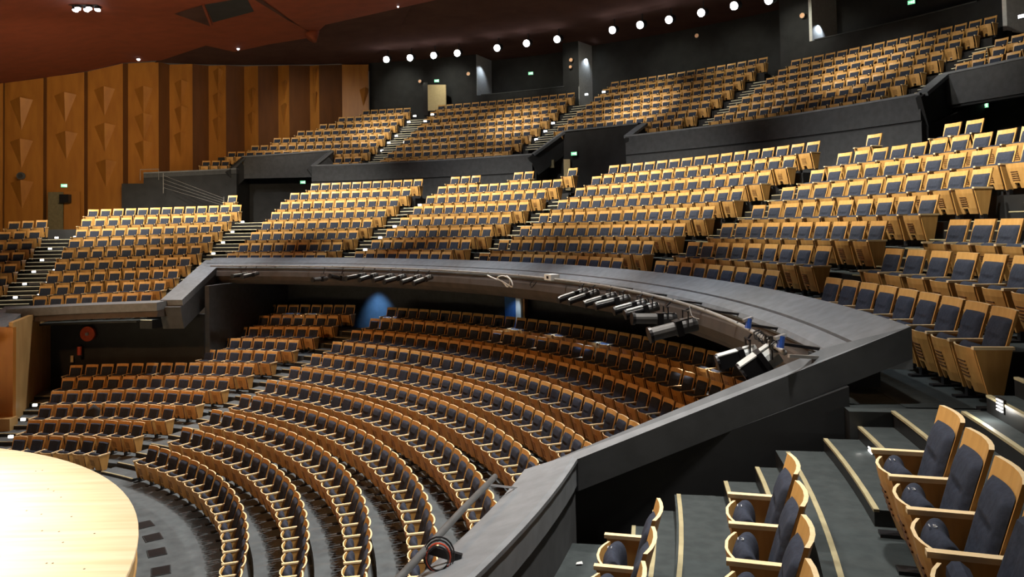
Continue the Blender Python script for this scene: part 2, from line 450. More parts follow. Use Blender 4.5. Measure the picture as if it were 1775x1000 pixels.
# every seat of the hall
seats = []
for key, R in rows.items():
    for i in range(R.n):
        t = R.th0-R.d*i+R.d*0.5
        z = zrow(R, i); p = P3(R.r, t, z)
        seats.append((R, i, p, t))
def in_view(s):
    R, i, p, t = s
    u, v, zc = px((p[0], p[1], p[2]+0.7))
    if zc < 0.3 or not (-15 < u < 1795 and -10 < v < 1030): return False
    if R.t == 'S' and v > near_line(u)-3: return False
    return True
seats.sort(key=lambda s: (not in_view(s), s[2][0]**2+s[2][1]**2+s[2][2]**2))
N_INDIV = 300
indiv, rest = seats[:N_INDIV], seats[N_INDIV:]

def row_words(R):
    if R.t == 'S': return 'front stalls row round the stage' if R.k == 1 else '%s stalls row from stage' % ordinal(R.k)
    w = {'A': 'right-edge balcony block', 'B': 'second balcony block from right', 'C': 'third balcony block from right', 'D': 'fourth balcony block from right', 'E': 'fifth balcony block from right'}.get(R.b, 'far balcony block')
    return 'row %d of %s' % (R.k, w)
NEARW = {'R': 'nearest right-hand row', 'M': 'middle near row on the steps', 'L': 'lowest near row behind dark parapet'}
def seat_label(R, i):
    if R.t == 'N': return 'folded navy and wood seat, %s from parapet in %s' % (ordinal(i+1), NEARW[R.b])
    if R.t == 'S': return 'wooden navy seat, %s from left %s in %s' % (ordinal(i+1), 'aisle' if R.b == 'SR' else 'end', row_words(R))
    if R.t == 'M' and R.b == 'B' and R.k >= 8: return {8: 'single wooden navy seat standing alone above second balcony block from right', 9: 'left seat of the raised pair above second balcony block from right', 10: 'right seat of the raised pair above second balcony block from right'}[R.k]
    if R.t == 'M' and R.b == 'D' and R.k >= 8: return {8: '%s of three raised seats above fourth balcony block from right' % ordinal(i+1), 9: '%s of two raised seats above fourth balcony block from right' % ordinal(i+1), 10: 'single raised seat by the dark middle doorway'}[R.k]
    return 'wooden navy seat, %s from left in %s' % (ordinal(i+1), row_words(R))
def seat_group(R):
    if R.t == 'N': return 'seats of the near side block'
    if R.t == 'S': return 'stalls seats in curved rows facing the stage'
    return 'balcony seats of the '+row_words(R).split(' of ')[1]

FINE = {'back_cushion': seat_back_cushion_fine(), 'seat_cushion': seat_cushion_fine()}
proto = empty('theatre_seat'); proto_parts = [FINE.get(n, mb).build(n, proto, smooth=n in FINE) for n, mb in PARTS]
proto_left = [mb.build(n, None) for n, mb in PARTS_L]
def place(o, R, i, p, t):
    o.location = p; o.rotation_euler = (0, 0, t)
    tag(o, seat_label(R, i), 'seat', seat_group(R))
first = True
for R, i, p, t in indiv:
    if first: o = proto; first = False
    else:
        o = proto.copy(); col.objects.link(o)
        for c in proto_parts:
            d = c.copy(); d.parent = o; col.objects.link(d)
    place(o, R, i, p, t)
    if i == 0:
        for c in proto_left:
            d = c.copy(); d.parent = o; col.objects.link(d)
    if R.t == 'N':
        cu = bpy.data.curves.new('seat_number', 'FONT'); cu.body = '%d' % (11+2*i); cu.size = 0.05; cu.align_x = 'CENTER'; cu.align_y = 'CENTER'; cu.extrude = 0.001
        tmp = bpy.data.objects.new('tmp', cu); col.objects.link(tmp)
        me = bpy.data.meshes.new_from_object(tmp.evaluated_get(bpy.context.evaluated_depsgraph_get())); bpy.data.objects.remove(tmp)
        me.materials.clear(); me.materials.append(MT['num'])
        d = bpy.data.objects.new('seat_number', me); d.parent = o; col.objects.link(d)
        d.location = (-.358, 0.0, .574); d.rotation_euler = (0, 0, 0); d['label'] = 'embroidered seat number %d' % (11+2*i)
for c in proto_left: bpy.data.objects.remove(c)

big = MB()
allp = MB()
for n, mb in PARTS:
    for m in mb.mats: allp.mi(m)
def merged(parts):
    q = MB()
    for n, mb in parts:
        for f, m in zip(mb.f, mb.m): pass
        o = len(q.v); q.v += mb.v
        for f, m in zip(mb.f, mb.m): q.f.append(tuple(o+k for k in f)); q.m.append(q.mi(mb.mats[m]))
    return q
base, basel = merged(PARTS), merged(PARTS+PARTS_L)
for m in base.mats: big.mi(m)
for R, i, p, t in rest:
    q = basel if i == 0 else base
    c, s_ = cos(t), sin(t); o = len(big.v)
    big.v += [(p[0]+x*c-y*s_, p[1]+x*s_+y*c, p[2]+z) for x, y, z in q.v]
    mm = [big.mi(m) for m in q.mats]
    for f, m in zip(q.f, q.m): big.f.append(tuple(o+k for k in f)); big.m.append(mm[m])
bo = big.build('theatre_seats_far'); bo.name = 'theatre_seating'
tag(bo, 'all the farther wooden seats in rows filling stalls, balcony and upper balcony', 'seating', kind='stuff')

# ------------------------------------------------------------------ setting: tiers under the seats
def tier(name, t, blocks, drop, mname, lead=1.0, tail=0.1):
    mb = MB()
    for b in blocks:
        ks = sorted(k for (tt, bb, k) in rows if tt == t and bb == b and not (t == 'M' and (k > 8 or (b in 'BD' and k == 8) or (b == 'F' and k == 7))))
        if t != 'S': order = ks if t != 'U' else ks[::-1]
        else: order = ks
        prev = None
        for k in order:
            R = rows[t, b, k]
            r0 = prev.r+tail if prev else R.r-lead
            t0, t1 = left_edge(R), right_edge(R)
            dp = drop
            if t == 'M': dp = {1: .22}.get(k, .5) if b not in 'FG' else {-2: .06, -1: .3}.get(k, .5)
            mb.sector(r0, R.r+tail, t0, t1, R.z0-dp, R.z0, mname, R.z1, R.z1-dp, ms='riser' if t != 'S' else None)
            prev = R
    return struct(mb.build(name))
tier('balcony_tiers', 'M', 'ABCDEFG', 0.8, 'carpet')
tier('upper_balcony_tiers', 'U', '012345', 0.45, 'carpet', lead=.5)
tier('stalls_tiers', 'S', ['SL'], 1.2, 'floor')
mb = MB()
for k in range(1, 12):
    R = rows['S', 'SR', k]; r0 = R.r-1.0215+.1
    if k == 1: continue
    mb.sector(r0, R.r+.1, left_edge(R), -0.75, -7.2, R.z0, 'floor')
mb.sector(rows['S', 'SR', 11].r+.1, 23.4, 1.07, -0.75, -7.2, rows['S', 'SR', 11].z0, 'floor')
struct(mb.build('stalls_tiers'))
mb = MB()
R = rows['N', 'L', 1]; mb.sector(16.3, R.r+.1, -.17, -.9, -4.2, R.z0, 'carpet', ms='riser'); r1 = R.r+.1
R = rows['N', 'M', 2]; mb.sector(r1, R.r+.1, -.165, -.9, -4.2, R.z0, 'carpet', ms='riser'); r1 = R.r+.1
R = rows['N', 'R', 3]; mb.sector(r1, 19.87, -.16, -.9, -4.2, R.z0, 'carpet', ms='riser')
RA = rows['M', 'A', 1]
mb.sector(19.87, RA.r+.1, right_edge(RA)+.002, -.5, -4.2, RA.z0, 'carpet', ms='riser')
mb.sector(19.87, 20.2, 0.06, right_edge(RA), -4.2, RA.z0-.004, 'carpet', ms='riser')
mb.sector(19.5, 19.88, -.158, -.098, -2.3, RA.z0-.002, 'carpet', ms='riser')
struct(mb.build('side_balcony_tiers'))
mb = MB(); mb.sector(0.01, 13.5, 0, 2*pi, -6.9, -6.33, 'floor', step=.08)
mb.sector(13.4, 27, -2.4, 2.4, -6.95, -6.36, 'floor', step=.05)
struct(mb.build('floor'))

# ------------------------------------------------------------------ aisles: stepped, with pale nosing strips
def aisle(name, lst, nsub, mname, nosew=.035, nosem='nose'):
    st = MB(); ns = MB()
    for (r0, r1, zb, z, tl, tr) in lst:           # inner radius, outer radius, floor of the row below, own floor, left and right angle
        for j in range(nsub) if z-zb > .05 else (nsub-1,):
            ra = r0-(nsub-1-j)*(r1-r0)/nsub*0.92; zt = zb+(z-zb)*(j+1)/nsub
            rb = r1 if j == nsub-1 else ra+(r1-r0)/nsub*0.92+.002
            st.sector(ra, rb, tl, tr, z-.3, zt, mname, ms='riser')
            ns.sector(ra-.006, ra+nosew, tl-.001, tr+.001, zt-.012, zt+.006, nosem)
    o = struct(st.build(name)); struct(ns.build('nosing_strip', o)); return o
def pair_aisle(t, bl, br, kmin, kmax, tail=.1, extra_r=None, tr_fix=None):
    out = []; last = None; prevz = None
    ks = range(kmin, kmax+1) if t != 'U' else range(kmax, kmin-1, -1)
    for k in ks:
        L = rows.get((t, bl, k)); Rr = rows.get((t, br, k))
        if L is not None and t == 'M' and ((bl in 'BD' and k > 7) or (bl == 'F' and k > 6)): L = None
        if Rr is not None and t == 'M' and ((br in 'BD' and k > 7)): Rr = None
        if L is None and Rr is None: continue
        tl = right_edge(L) if L else None; tr = left_edge(Rr) if Rr else None
        if last is None and (tl is None or (tr is None and tr_fix is None)):
            for kk in ks:
                a_, b_ = rows.get((t, bl, kk)), rows.get((t, br, kk))
                if a_ and b_: last = right_edge(a_)-left_edge(b_); break
        if tl is None: tl = tr+last
        if tr is None: tr = (tl-last) if (last and tr_fix is None) else tr_fix
        z = [x for x in ((L.z1 if L else None), (Rr.z0 if Rr else None)) if x is not None]; z = sum(z)/len(z)
        rr = [x.r for x in (L, Rr) if x is not None]; r = sum(rr)/len(rr)
        out.append([k, r, z, tl, tr]); last = tl-tr
    res = []
    for i, (k, r, z, tl, tr) in enumerate(out):
        if i == 0:
            dr = out[1][1]-r if len(out) > 1 else .83; dz = out[1][2]-z if len(out) > 1 else .42
            res.append((r-dr+tail, r+tail, z-dz if t != 'M' else z-.002, z, tl, tr))
        else: res.append((out[i-1][1]+tail, r+tail, out[i-1][2], z, tl, tr))
    return res
GAPS = {}
def mk(name, t, bl, br, kmin, kmax, nsub, m, **kw):
    l = pair_aisle(t, bl, br, kmin, kmax, **kw); GAPS[t, bl, br] = l
    return aisle(name, l, nsub, m, .05 if (t == 'M' and bl in 'GFED') else .035, 'noseglow' if (t == 'U' or (t == 'M' and bl in 'GFED')) else 'nose')
mk('aisle_steps', 'M', 'G', 'F', -2, 5, 3, 'carpet')
mk('aisle_steps', 'M', 'F', 'E', -2, 6, 3, 'carpet', tr_fix=1.345)
mk('aisle_steps', 'M', 'E', 'D', 1, 7, 3, 'carpet')
mk('aisle_steps', 'M', 'D', 'C', 1, 7, 3, 'carpet')
mk('aisle_steps', 'M', 'C', 'B', 1, 7, 3, 'carpet')
mk('aisle_steps', 'M', 'B', 'A', 1, 6, 3, 'carpet')
st = MB(); ns = MB(); tl = -.184; z1_, z2_, z3_ = (rows['M', 'A', k].z0 for k in (1, 2, 3)); r2_, r3_ = rows['M', 'A', 2].r, rows['M', 'A', 3].r
for ra, rb, zt in ((20.24, 20.8, z1_+.137), (20.43, 21.0, z1_+.274), (20.64, r2_+.1, z2_), (r2_-.6, r2_+.1, z2_+.14), (r2_-.4, r2_+.1, z2_+.28), (r2_-.15, r3_+.1, z3_)):
    st.sector(ra, rb, tl, -.46, zt-.35, zt, 'carpet', ms='riser'); ns.sector(ra-.004, ra+.035, tl, -.46, zt-.015, zt+.005, 'nose')
o = struct(st.build('aisle_steps')); struct(ns.build('nosing_strip', o))
zL, zM, zR = (rows['N', b, k].z0 for b, k in (('L', 1), ('M', 2), ('R', 3)))
st = MB(); ns = MB()
for (ra, zt, tl, tr, rb) in ((17.55, zL+.15, -.165, -.243, 17.96), (17.74, zL+.30, -.165, -.243, 17.96), (17.96, zM+.003, -.165, -.60, 18.3), (18.38, zM+.13, -.164, -.243, 18.96), (18.66, zM+.26, -.163, -.243, 18.96),
                     (18.93, zR+.003, -.163, -.60, 19.2), (19.27, zR+.11, -.159, -.25, 19.87), (19.57, zR+.22, -.158, -.245, 19.87), (19.86, RA.z0+.003, -.157, -.43, 20.1)):
    st.sector(ra, rb, tl, tr, zt-.30 if tr > -.3 else zt-.02, zt, 'carpet', ms='riser'); ns.sector(ra-.004, ra+.032, tl, tr, zt-.015, zt+.005, 'nose')
o = struct(st.build('aisle_steps')); struct(ns.build('nosing_strip', o))
mk('aisle_steps', 'U', '1', '2', 1, 8, 3, 'carpet')
mk('aisle_steps', 'U', '2', '3', 1, 6, 3, 'carpet')
mk('aisle_steps', 'U', '3', '4', 1, 7, 3, 'carpet')
mk('aisle_steps', 'U', '4', '5', 2, 6, 3, 'carpet')
mk('aisle_steps', 'S', 'SL', 'SR', 1, 11, 2, 'floor')
l = []
for k in range(1, 7):
    R = rows['S', 'SL', k]; te = {1: 1.52, 2: 1.54, 3: 1.555, 4: 1.57, 5: 1.58, 6: 1.59}[k]
    l.append((R.r-1.0215+.1, R.r+.1, R.z0-.24, R.z0, te, left_edge(R)))
aisle('aisle_steps', l, 2, 'floor')

# ------------------------------------------------------------------ balcony front (parapet) and soffit
TA, TB = -0.143, 1.335
mb = MB()
prof = [(20.15, -.985), (19.71, -1.165), (19.71, -1.20), (19.67, -1.215), (19.67, -1.185), (19.57, -1.225), (19.50, -1.27), (19.47, -1.33), (19.52, -1.38), (20.15, -1.38)]
mb.sweep(prof, TA, TB, 'grey')
mb.sector(20.08, 20.15, -.098, TB, -1.75, -1.37, 'dgrey')
struct(mb.build('balcony_parapet'))
mb = MB()
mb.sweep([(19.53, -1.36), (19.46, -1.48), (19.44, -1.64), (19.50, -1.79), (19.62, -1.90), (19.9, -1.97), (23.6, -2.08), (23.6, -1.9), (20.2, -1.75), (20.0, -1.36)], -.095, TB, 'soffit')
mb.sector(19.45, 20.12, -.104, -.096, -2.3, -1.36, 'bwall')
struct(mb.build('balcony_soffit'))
def jog(name, a, b, w, h, m='grey', msub='dgrey', hs=0, ws=.5):
    """sloping parapet between two points, w wide, h tall, with a darker wall of height hs below"""
    mb = MB(); mb.bar(tuple(Vector(a)-Vector((0, 0, h/2))), tuple(Vector(b)-Vector((0, 0, h/2))), w, h, m)
    if hs:
        mb.bar(tuple(Vector(a)-Vector((0, 0, h+hs/2))), tuple(Vector(b)-Vector((0, 0, h+hs/2))), w*ws, hs, msub)
    return struct(mb.build(name))
# near radial parapet and the near side front
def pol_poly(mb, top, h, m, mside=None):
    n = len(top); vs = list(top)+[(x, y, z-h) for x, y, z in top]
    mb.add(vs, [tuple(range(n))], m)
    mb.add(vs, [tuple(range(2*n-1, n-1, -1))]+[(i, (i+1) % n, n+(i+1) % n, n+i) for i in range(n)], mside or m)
mb = MB()
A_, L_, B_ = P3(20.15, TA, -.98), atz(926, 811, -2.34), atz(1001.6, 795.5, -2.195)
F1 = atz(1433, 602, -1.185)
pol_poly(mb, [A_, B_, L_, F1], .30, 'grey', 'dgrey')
struct(mb.build('radial_parapet'))
mb = MB()
mb.sweep([(16.50, -2.42), (16.52, -2.36), (16.62, -2.325), (17.0, -2.2), (17.05, -2.215), (17.05, -2.45), (16.55, -2.5)], -.150, -.62, 'grey', dr=lambda t: 1.75*min(0, t+.155))
mb.sweep([(17.02, -2.19), (17.06, -2.19), (17.06, -2.225), (17.02, -2.225)], -.160, -.62, 'grey', dr=lambda t: 1.75*min(0, t+.155))
mb.sweep([(16.72, -2.45), (17.03, -2.45), (17.03, -3.6), (16.9, -3.6)], -.158, -.62, 'dgrey', dr=lambda t: 1.75*min(0, t+.155))
struct(mb.build('side_balcony_parapet'))
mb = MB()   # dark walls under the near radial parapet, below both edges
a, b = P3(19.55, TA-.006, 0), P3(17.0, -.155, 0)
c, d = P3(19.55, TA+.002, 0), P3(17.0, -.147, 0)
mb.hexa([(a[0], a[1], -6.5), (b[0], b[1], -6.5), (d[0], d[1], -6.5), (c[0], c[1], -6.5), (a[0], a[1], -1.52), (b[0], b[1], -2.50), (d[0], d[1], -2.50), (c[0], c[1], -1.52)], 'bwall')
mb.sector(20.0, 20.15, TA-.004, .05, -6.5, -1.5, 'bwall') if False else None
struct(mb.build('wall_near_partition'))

# far radial parapet, far side front and its jog to the left
fz = lambda u, v, r=16.9: atr(u, v, r)
A1 = fz(297, 519.5); A2 = fz(160, 524.5); A3 = fz(31, 531)
def dirto(p, r):          # same direction from the hall centre, at another radius
    t = ang(p); return (CX+r*cos(t), CY+r*sin(t))
mb = MB()
B1, B2, B3 = dirto(A1, 16.2), dirto(A2, 16.2), dirto(A3, 16.2)
for (p, q, pi_, qi) in ((A1, A2, B1, B2), (A2, A3, B2, B3)):
    for zz0, zz1, m in ((0, -.05, 'grey'),):
        mb.hexa([(p[0], p[1], p[2]-.25), (q[0], q[1], q[2]-.25), (qi[0], qi[1], q[2]-.30), (pi_[0], pi_[1], p[2]-.30), p, q, (qi[0], qi[1], q[2]-.03), (pi_[0], pi_[1], p[2]-.03)], 'grey')
    mb.hexa([(p[0], p[1], p[2]-.55), (q[0], q[1], q[2]-.55), (qi[0], qi[1], q[2]-.5), (pi_[0], pi_[1], p[2]-.5), (p[0], p[1], p[2]-.25), (q[0], q[1], q[2]-.25), (qi[0]*.9+q[0]*.1, qi[1]*.9+q[1]*.1, q[2]-.3), (pi_[0]*.9+p[0]*.1, pi_[1]*.9+p[1]*.1, p[2]-.3)], 'soffit')
struct(mb.build('far_side_parapet'))
C1 = atr(373.5, 451, 20.15)
jog('radial_parapet', (C1[0], C1[1], C1[2]+.02), (A1[0]+.1, A1[1]-.2, A1[2]+.02), .75, .22, 'grey', 'dgrey', .8, .97)
A4 = atr(-40, 590, 13.8)
jog('radial_parapet', (A3[0], A3[1], A3[2]+.02), A4, .8, .25, 'grey', 'dgrey', 0)
# soffit slab under the far side rows


# ------------------------------------------------------------------ walls round the stalls
mb = MB()
mb.sector(23.4, 23.6, 1.34, -.75, -6.5, -1.7, 'dgrey')
struct(mb.build('wall_stalls_back'))
mb = MB(); mb.sector(18.05, 18.25, 1.275, 1.63, -6.5, -2.9, 'bwall')
a, b = P3(18.1, 1.275, 0), P3(23.5, 1.285, 0)
mb.hexa([(a[0], a[1], -6), (a[0]+.15, a[1], -6), (b[0]+.15, b[1], -6), (b[0], b[1], -6), (a[0], a[1], -1.9), (a[0]+.15, a[1], -1.9), (b[0]+.15, b[1], -1.9), (b[0], b[1], -1.9)], 'dgrey')
struct(mb.build('wall_stalls_left'))
mb = MB()
p0 = atr(22, 735, 14.3); p1 = atr(88, 640, 18.0)
mb.hexa([(p0[0], p0[1], -6.4), (p1[0], p1[1], -6.4), (p1[0]-.2, p1[1]+.1, -6.4), (p0[0]-.2, p0[1]+.1, -6.4), (p0[0], p0[1], -2.75), (p1[0], p1[1], -2.65), (p1[0]-.2, p1[1]+.1, -2.65), (p0[0]-.2, p0[1]+.1, -2.75)], 'stageside')
mb.hexa([(p0[0]-3, p0[1]+.35, -5.75), (p0[0], p0[1], -5.75), (p0[0], p0[1]+.15, -5.75), (p0[0]-3, p0[1]+.5, -5.75), (p0[0]-3, p0[1]+.35, -2.9), (p0[0], p0[1], -2.9), (p0[0], p0[1]+.15, -2.9), (p0[0]-3, p0[1]+.5, -2.9)], 'panel')
mb.hexa([(p0[0]-3, p0[1]-.1, -6.4), (p0[0]+.1, p0[1]-.3, -6.4), (p0[0]+.1, p0[1]+.1, -6.4), (p0[0]-3, p0[1]+.5, -6.4), (p0[0]-3, p0[1]-.1, -5.7), (p0[0]+.1, p0[1]-.3, -5.7), (p0[0]+.1, p0[1]+.1, -5.7), (p0[0]-3, p0[1]+.5, -5.7)], 'stageside')
struct(mb.build('wall_stage_left'))

# ------------------------------------------------------------------ stage
sx, sy, sr, sz = -16.78, 9.29, 11.0, -5.4
def ring(n, r, z): return [(sx+r*cos(2*pi*i/n), sy+r*sin(2*pi*i/n), z) for i in range(n)]
st = empty('stage', (sx, sy, -6.33)); tag(st, 'round pale wooden stage platform, brightly lit', 'stage')
def stage_part(name, rr, m):
    mb = MB(); n = 128; vs = []
    for r, z in rr: vs += [(x-sx, y-sy, z+6.33) for x, y, z in ring(n, r, z)]
    fs = [(j*n+i, j*n+(i+1) % n, (j+1)*n+(i+1) % n, (j+1)*n+i) for j in range(len(rr)-1) for i in range(n)]
    fs.append(tuple(range(n))); fs.append(tuple((len(rr)-1)*n+i for i in range(n)))
    mb.add(vs, fs, m); return mb.build(name, st)
stage_part('stage_top', [(sr, -5.47), (sr, -5.41), (sr-.01, -5.4)], 'stage')
stage_part('stage_side', [(sr-.05, -6.33), (sr-.05, -5.9), (sr-.02, -5.9), (sr-.02, -5.87), (sr-.05, -5.87), (sr-.05, -5.47)], 'stageside')
mb = MB()
for i in range(46):
    a = random.uniform(-.5, 1.0); r = sr-random.uniform(.6, 2.2)
    mb.tube([(r*cos(a), r*sin(a), .930), (r*cos(a), r*sin(a), .9325)], .018, 'dwood', 6)
mb.build('board_screws', st)
for i, (u, v) in enumerate(((250, 910), (265, 932), (272, 958), (279, 990))):
    c = atz(u, v, -6.33); t = ang(c)
    mb = MB(); mb.box(-.17, .17, -.2, .2, 0, .012, 'bwall'); mb.box(-.15, .15, -.18, .18, .012, .016, 'black')
    o = mb.build('floor_box'); o.location = c; o.rotation_euler = (0, 0, t)
    tag(o, 'dark square floor box beside the stage, %s from the seats' % ['nearest', 'second', 'third', 'farthest'][i] if False else
        'dark square floor box by the stage, %s' % ['topmost of the four in view', 'second from top of four', 'third from top of four', 'lowest of the four in view'][i], 'floor box', 'floor boxes round the stage')

# ------------------------------------------------------------------ upper balcony front
mb = MB()
def upper_front(mb, r, t0, t1, zt, za=None, hf=.92, below=1.3, z1=None):
    z1 = zt if z1 is None else z1
    n = max(1, int(abs(t1-t0)/.02))
    mb.sector(r, r+.35, t0, t1, zt-hf, zt-.03, 'dgrey', z1-.03, z1-hf)
    mb.sector(r-.02, r+.40, t0, t1, zt-.07, zt, 'grey', z1, z1-.07)
    mb.sector(r+.05, r+.35, t0, t1, zt-hf-.08, zt-hf, 'bwall', z1-hf, z1-hf-.08)
    if below is not None: mb.sector(r+.02, r+.37, t0, t1, below, zt-hf-.07, 'dgrey', z1-hf-.07, below)
upper_front(mb, 32.6, 1.41, 1.012, 3.62)
struct(mb.build('upper_parapet'))
mb = MB(); upper_front(mb, 32.6, .853, .453, 4.07, below=1.3, hf=.88); struct(mb.build('upper_parapet'))
mb = MB(); upper_front(mb, 34.2, .462, .30, 4.87, below=None, hf=1.1); struct(mb.build('upper_parapet'))
mb = MB(); mb.sector(34.2, 34.5, 1.012, .853, 1.2, 4.0, 'bwall'); mb.sector(34.2, 34.5, .985, .862, 3.9, 4.80, 'bwall', 4.82); mb.sector(34.15, 34.5, .985, .862, 4.76, 4.83, 'grey', 4.83); struct(mb.build('upper_parapet'))
v1 = [(1.546, 4.29), (1.387, 4.50)]
mb = MB(); mb.sector(33.5, 33.9, 1.541, 1.388, 3.02, 4.26, 'dgrey', 4.47); mb.sector(33.45, 33.95, 1.543, 1.387, 4.24, 4.31, 'grey', 4.52, 4.45); struct(mb.build('upper_parapet'))
mb = MB(); upper_front(mb, 32.8, 1.70, 1.545, 3.40, below=None, hf=.3, z1=3.57); mb.sector(32.82, 33.1, 1.735, 1.70, .0, 2.78, 'bwall'); mb.sector(32.82, 33.1, 1.70, 1.545, .0, 3.2, 'bwall'); struct(mb.build('upper_parapet'))
def pp(r, t, z): return P3(r, t, z)
jog('stair_parapet', pp(32.7, 1.012, 3.62), pp(34.3, .986, 4.81), .35, .12, 'grey', 'bwall', 1.0)
jog('stair_parapet', pp(32.7, .851, 4.07), pp(34.5, .858, 4.82), .4, .12, 'grey', 'bwall', .9)
jog('stair_parapet', pp(32.7, 1.41, 3.60), pp(33.6, 1.388, 4.50), .35, .12, 'grey', 'dgrey', 1.0)
jog('stair_parapet', pp(32.9, 1.555, 3.58), pp(33.6, 1.541, 4.29), .35, .12, 'dgrey', 'bwall', 1.0)
jog('stair_parapet', pp(32.7, .453, 4.07), pp(34.3, .462, 4.86), .35, .12, 'grey', 'bwall', 1.2)
mb = MB()   # black vomitory walls and corridor
mb.sector(35.0, 35.1, 1.60, 1.36, .0, 4.4, 'bwall'); mb.sector(36, 36.2, .50, .25, .9, 4.6, 'bwall')
for t in (1.55, 1.40, 1.012, .853, .453):
    a, b = P3(32.8, t, 0), P3(36.3, t, 0)
    mb.hexa([(a[0], a[1], .1), (b[0], b[1], .1), (b[0]+.1, b[1], .1), (a[0]+.1, a[1], .1), (a[0], a[1], 3.0), (b[0], b[1], 4.2), (b[0]+.1, b[1], 4.2), (a[0]+.1, a[1], 3.0)], 'bwall')
struct(mb.build('wall_vomitory'))
mb = MB(); mb.sector(26.9, 36.3, 1.33, -.2, .6, 1.28, 'bwall'); mb.sector(25.2, 36.3, 1.8, 1.33, -.8, .24, 'bwall'); struct(mb.build('floor_corridor'))

# ------------------------------------------------------------------ back wall of the upper balcony
def tz(u, v, r): p = atr(u, v, r); return ang(p), p[2]
ZT = 11.2; rw = 39.25
T = lambda u, v=140, r=rw: tz(u, v, r)[0]
mb = MB()
mb.sector(rw, rw+.3, T(640), T(826), 2.5, ZT, 'bwall')
mb.sector(rw, rw+.3, T(826), T(1002, 110), 2.5, 8.08, 'bwall')              # below the first niche
mb.sector(rw-.04, rw+.3, T(834), T(978), 8.08, 8.13, 'dgrey')
mb.sector(rw, rw+.3, T(976), T(1003, 110), 8.0, ZT, 'bwall')
mb.sector(rw+2.0, rw+2.2, T(826)+.02, T(1002, 110)-.02, 7, ZT, 'bwall')
mb.sector(rw+1.5, rw+1.8, T(1003, 110)+.03, T(1350, 60, rw)-.02, 2.5, ZT, 'bwall')
mb.sector(rw, rw+.3, T(1352, 60), T(1408, 60), 2.5, ZT, 'bwall')
mb.sector(rw, rw+.3, T(1408, 60), T(1745, 20), 2.5, 8.35, 'bwall')
mb.sector(rw-.04, rw+.3, T(1412, 60), T(1695, 30), 8.35, 8.40, 'dgrey')
mb.sector(rw, rw+.3, T(1700, 30), T(1745, 20), 8.3, ZT, 'bwall')
mb.sector(rw+2, rw+2.2, T(1408, 60)+.02, T(1745, 20)-.05, 7, ZT, 'bwall')
for u, v, dr, zb in ((826, 120, 2.0, 8.1), (1003, 110, 1.6, 6.9), (1408, 60, 2.0, 8.35), (1745, 20, 1.6, 7.0)):  # niche reveals coloured white to imitate the light falling on them
    t = T(u, v); a = P3(rw, t, 0); b = P3(rw+dr, t-.004, 0)
    mb.hexa([(a[0], a[1], zb), (b[0], b[1], zb), (b[0]-.1, b[1]+.1, zb), (a[0]-.1, a[1]+.1, zb), (a[0], a[1], ZT), (b[0], b[1], ZT), (b[0]-.1, b[1]+.1, ZT), (a[0]-.1, a[1]+.1, ZT)], 'white')
struct(mb.build('wall_back'))

# ------------------------------------------------------------------ left wall: zigzag wooden panels with wedge diffusers
W0 = atr(640, 200, 39.3); W2 = (-31.0, 41.0)
nx, ny = (W2[1]-W0[1]), -(W2[0]-W0[0]); nl = hypot(nx, ny); nx, ny = nx/nl, ny/nl
if ny > 0: nx, ny = -nx, -ny           # towards the camera
def wl(u, off, v=250):
    d = ray(u, v); ax, ay = W0[0]+nx*off, W0[1]+ny*off; bx, by = W2[0]+nx*off, W2[1]+ny*off
    den = d[0]*(by-ay)-d[1]*(bx-ax); t = (ax*(by-ay)-ay*(bx-ax))/den
    return d[0]*t, d[1]*t, t
def wlz(u, off, v): x, y, t = wl(u, off, v); return (x, y, ray(u, v)[2]*t)
PANELS = [(-70, 5, 150, 144), (8, 75, 144, 135), (81, 146, 134, 125), (152, 213, 124, 110), (222, 275, 110, 107), (294, 334, 112, 111), (362, 392, 114, 113), (424, 448, 115, 114), (483, 502, 114, 113), (538, 554, 114, 113), (594, 640, 112, 112)]
wall = struct(empty('wall_left', (W0[0], W0[1], 0)))
def wpt(p): return (p[0]-W0[0], p[1]-W0[1], p[2])
DEL = .75
def wall_quad(mb, a, b, za, zb_, m, zlow=-.6):
    mb.add([wpt((a[0], a[1], zlow)), wpt((b[0], b[1], zlow)), wpt((b[0], b[1], zb_)), wpt((a[0], a[1], za))], [(0, 1, 2, 3)], m)
DIFF = {1: [(37, 172, 226), (37, 243, 292), (38, 314, 362)], 2: [(113, 163, 213), (115, 230, 277)], 3: [(181, 153, 202), (182, 216, 264), (184, 279, 325)],
        4: [(249, 152, 198), (249, 199, 243), (249, 246, 289)], 5: [(314, 141, 185), (314, 186, 230), (313, 231, 274)], 6: [(378, 121, 160), (377, 163, 203), (377, 205, 248)],
        7: [(436, 155, 190), (436, 196, 235)], 8: [(493, 141, 175), (492, 181, 220)], 9: [(546, 121, 155), (546, 161, 200)], 10: [(630, 154, 185)]}
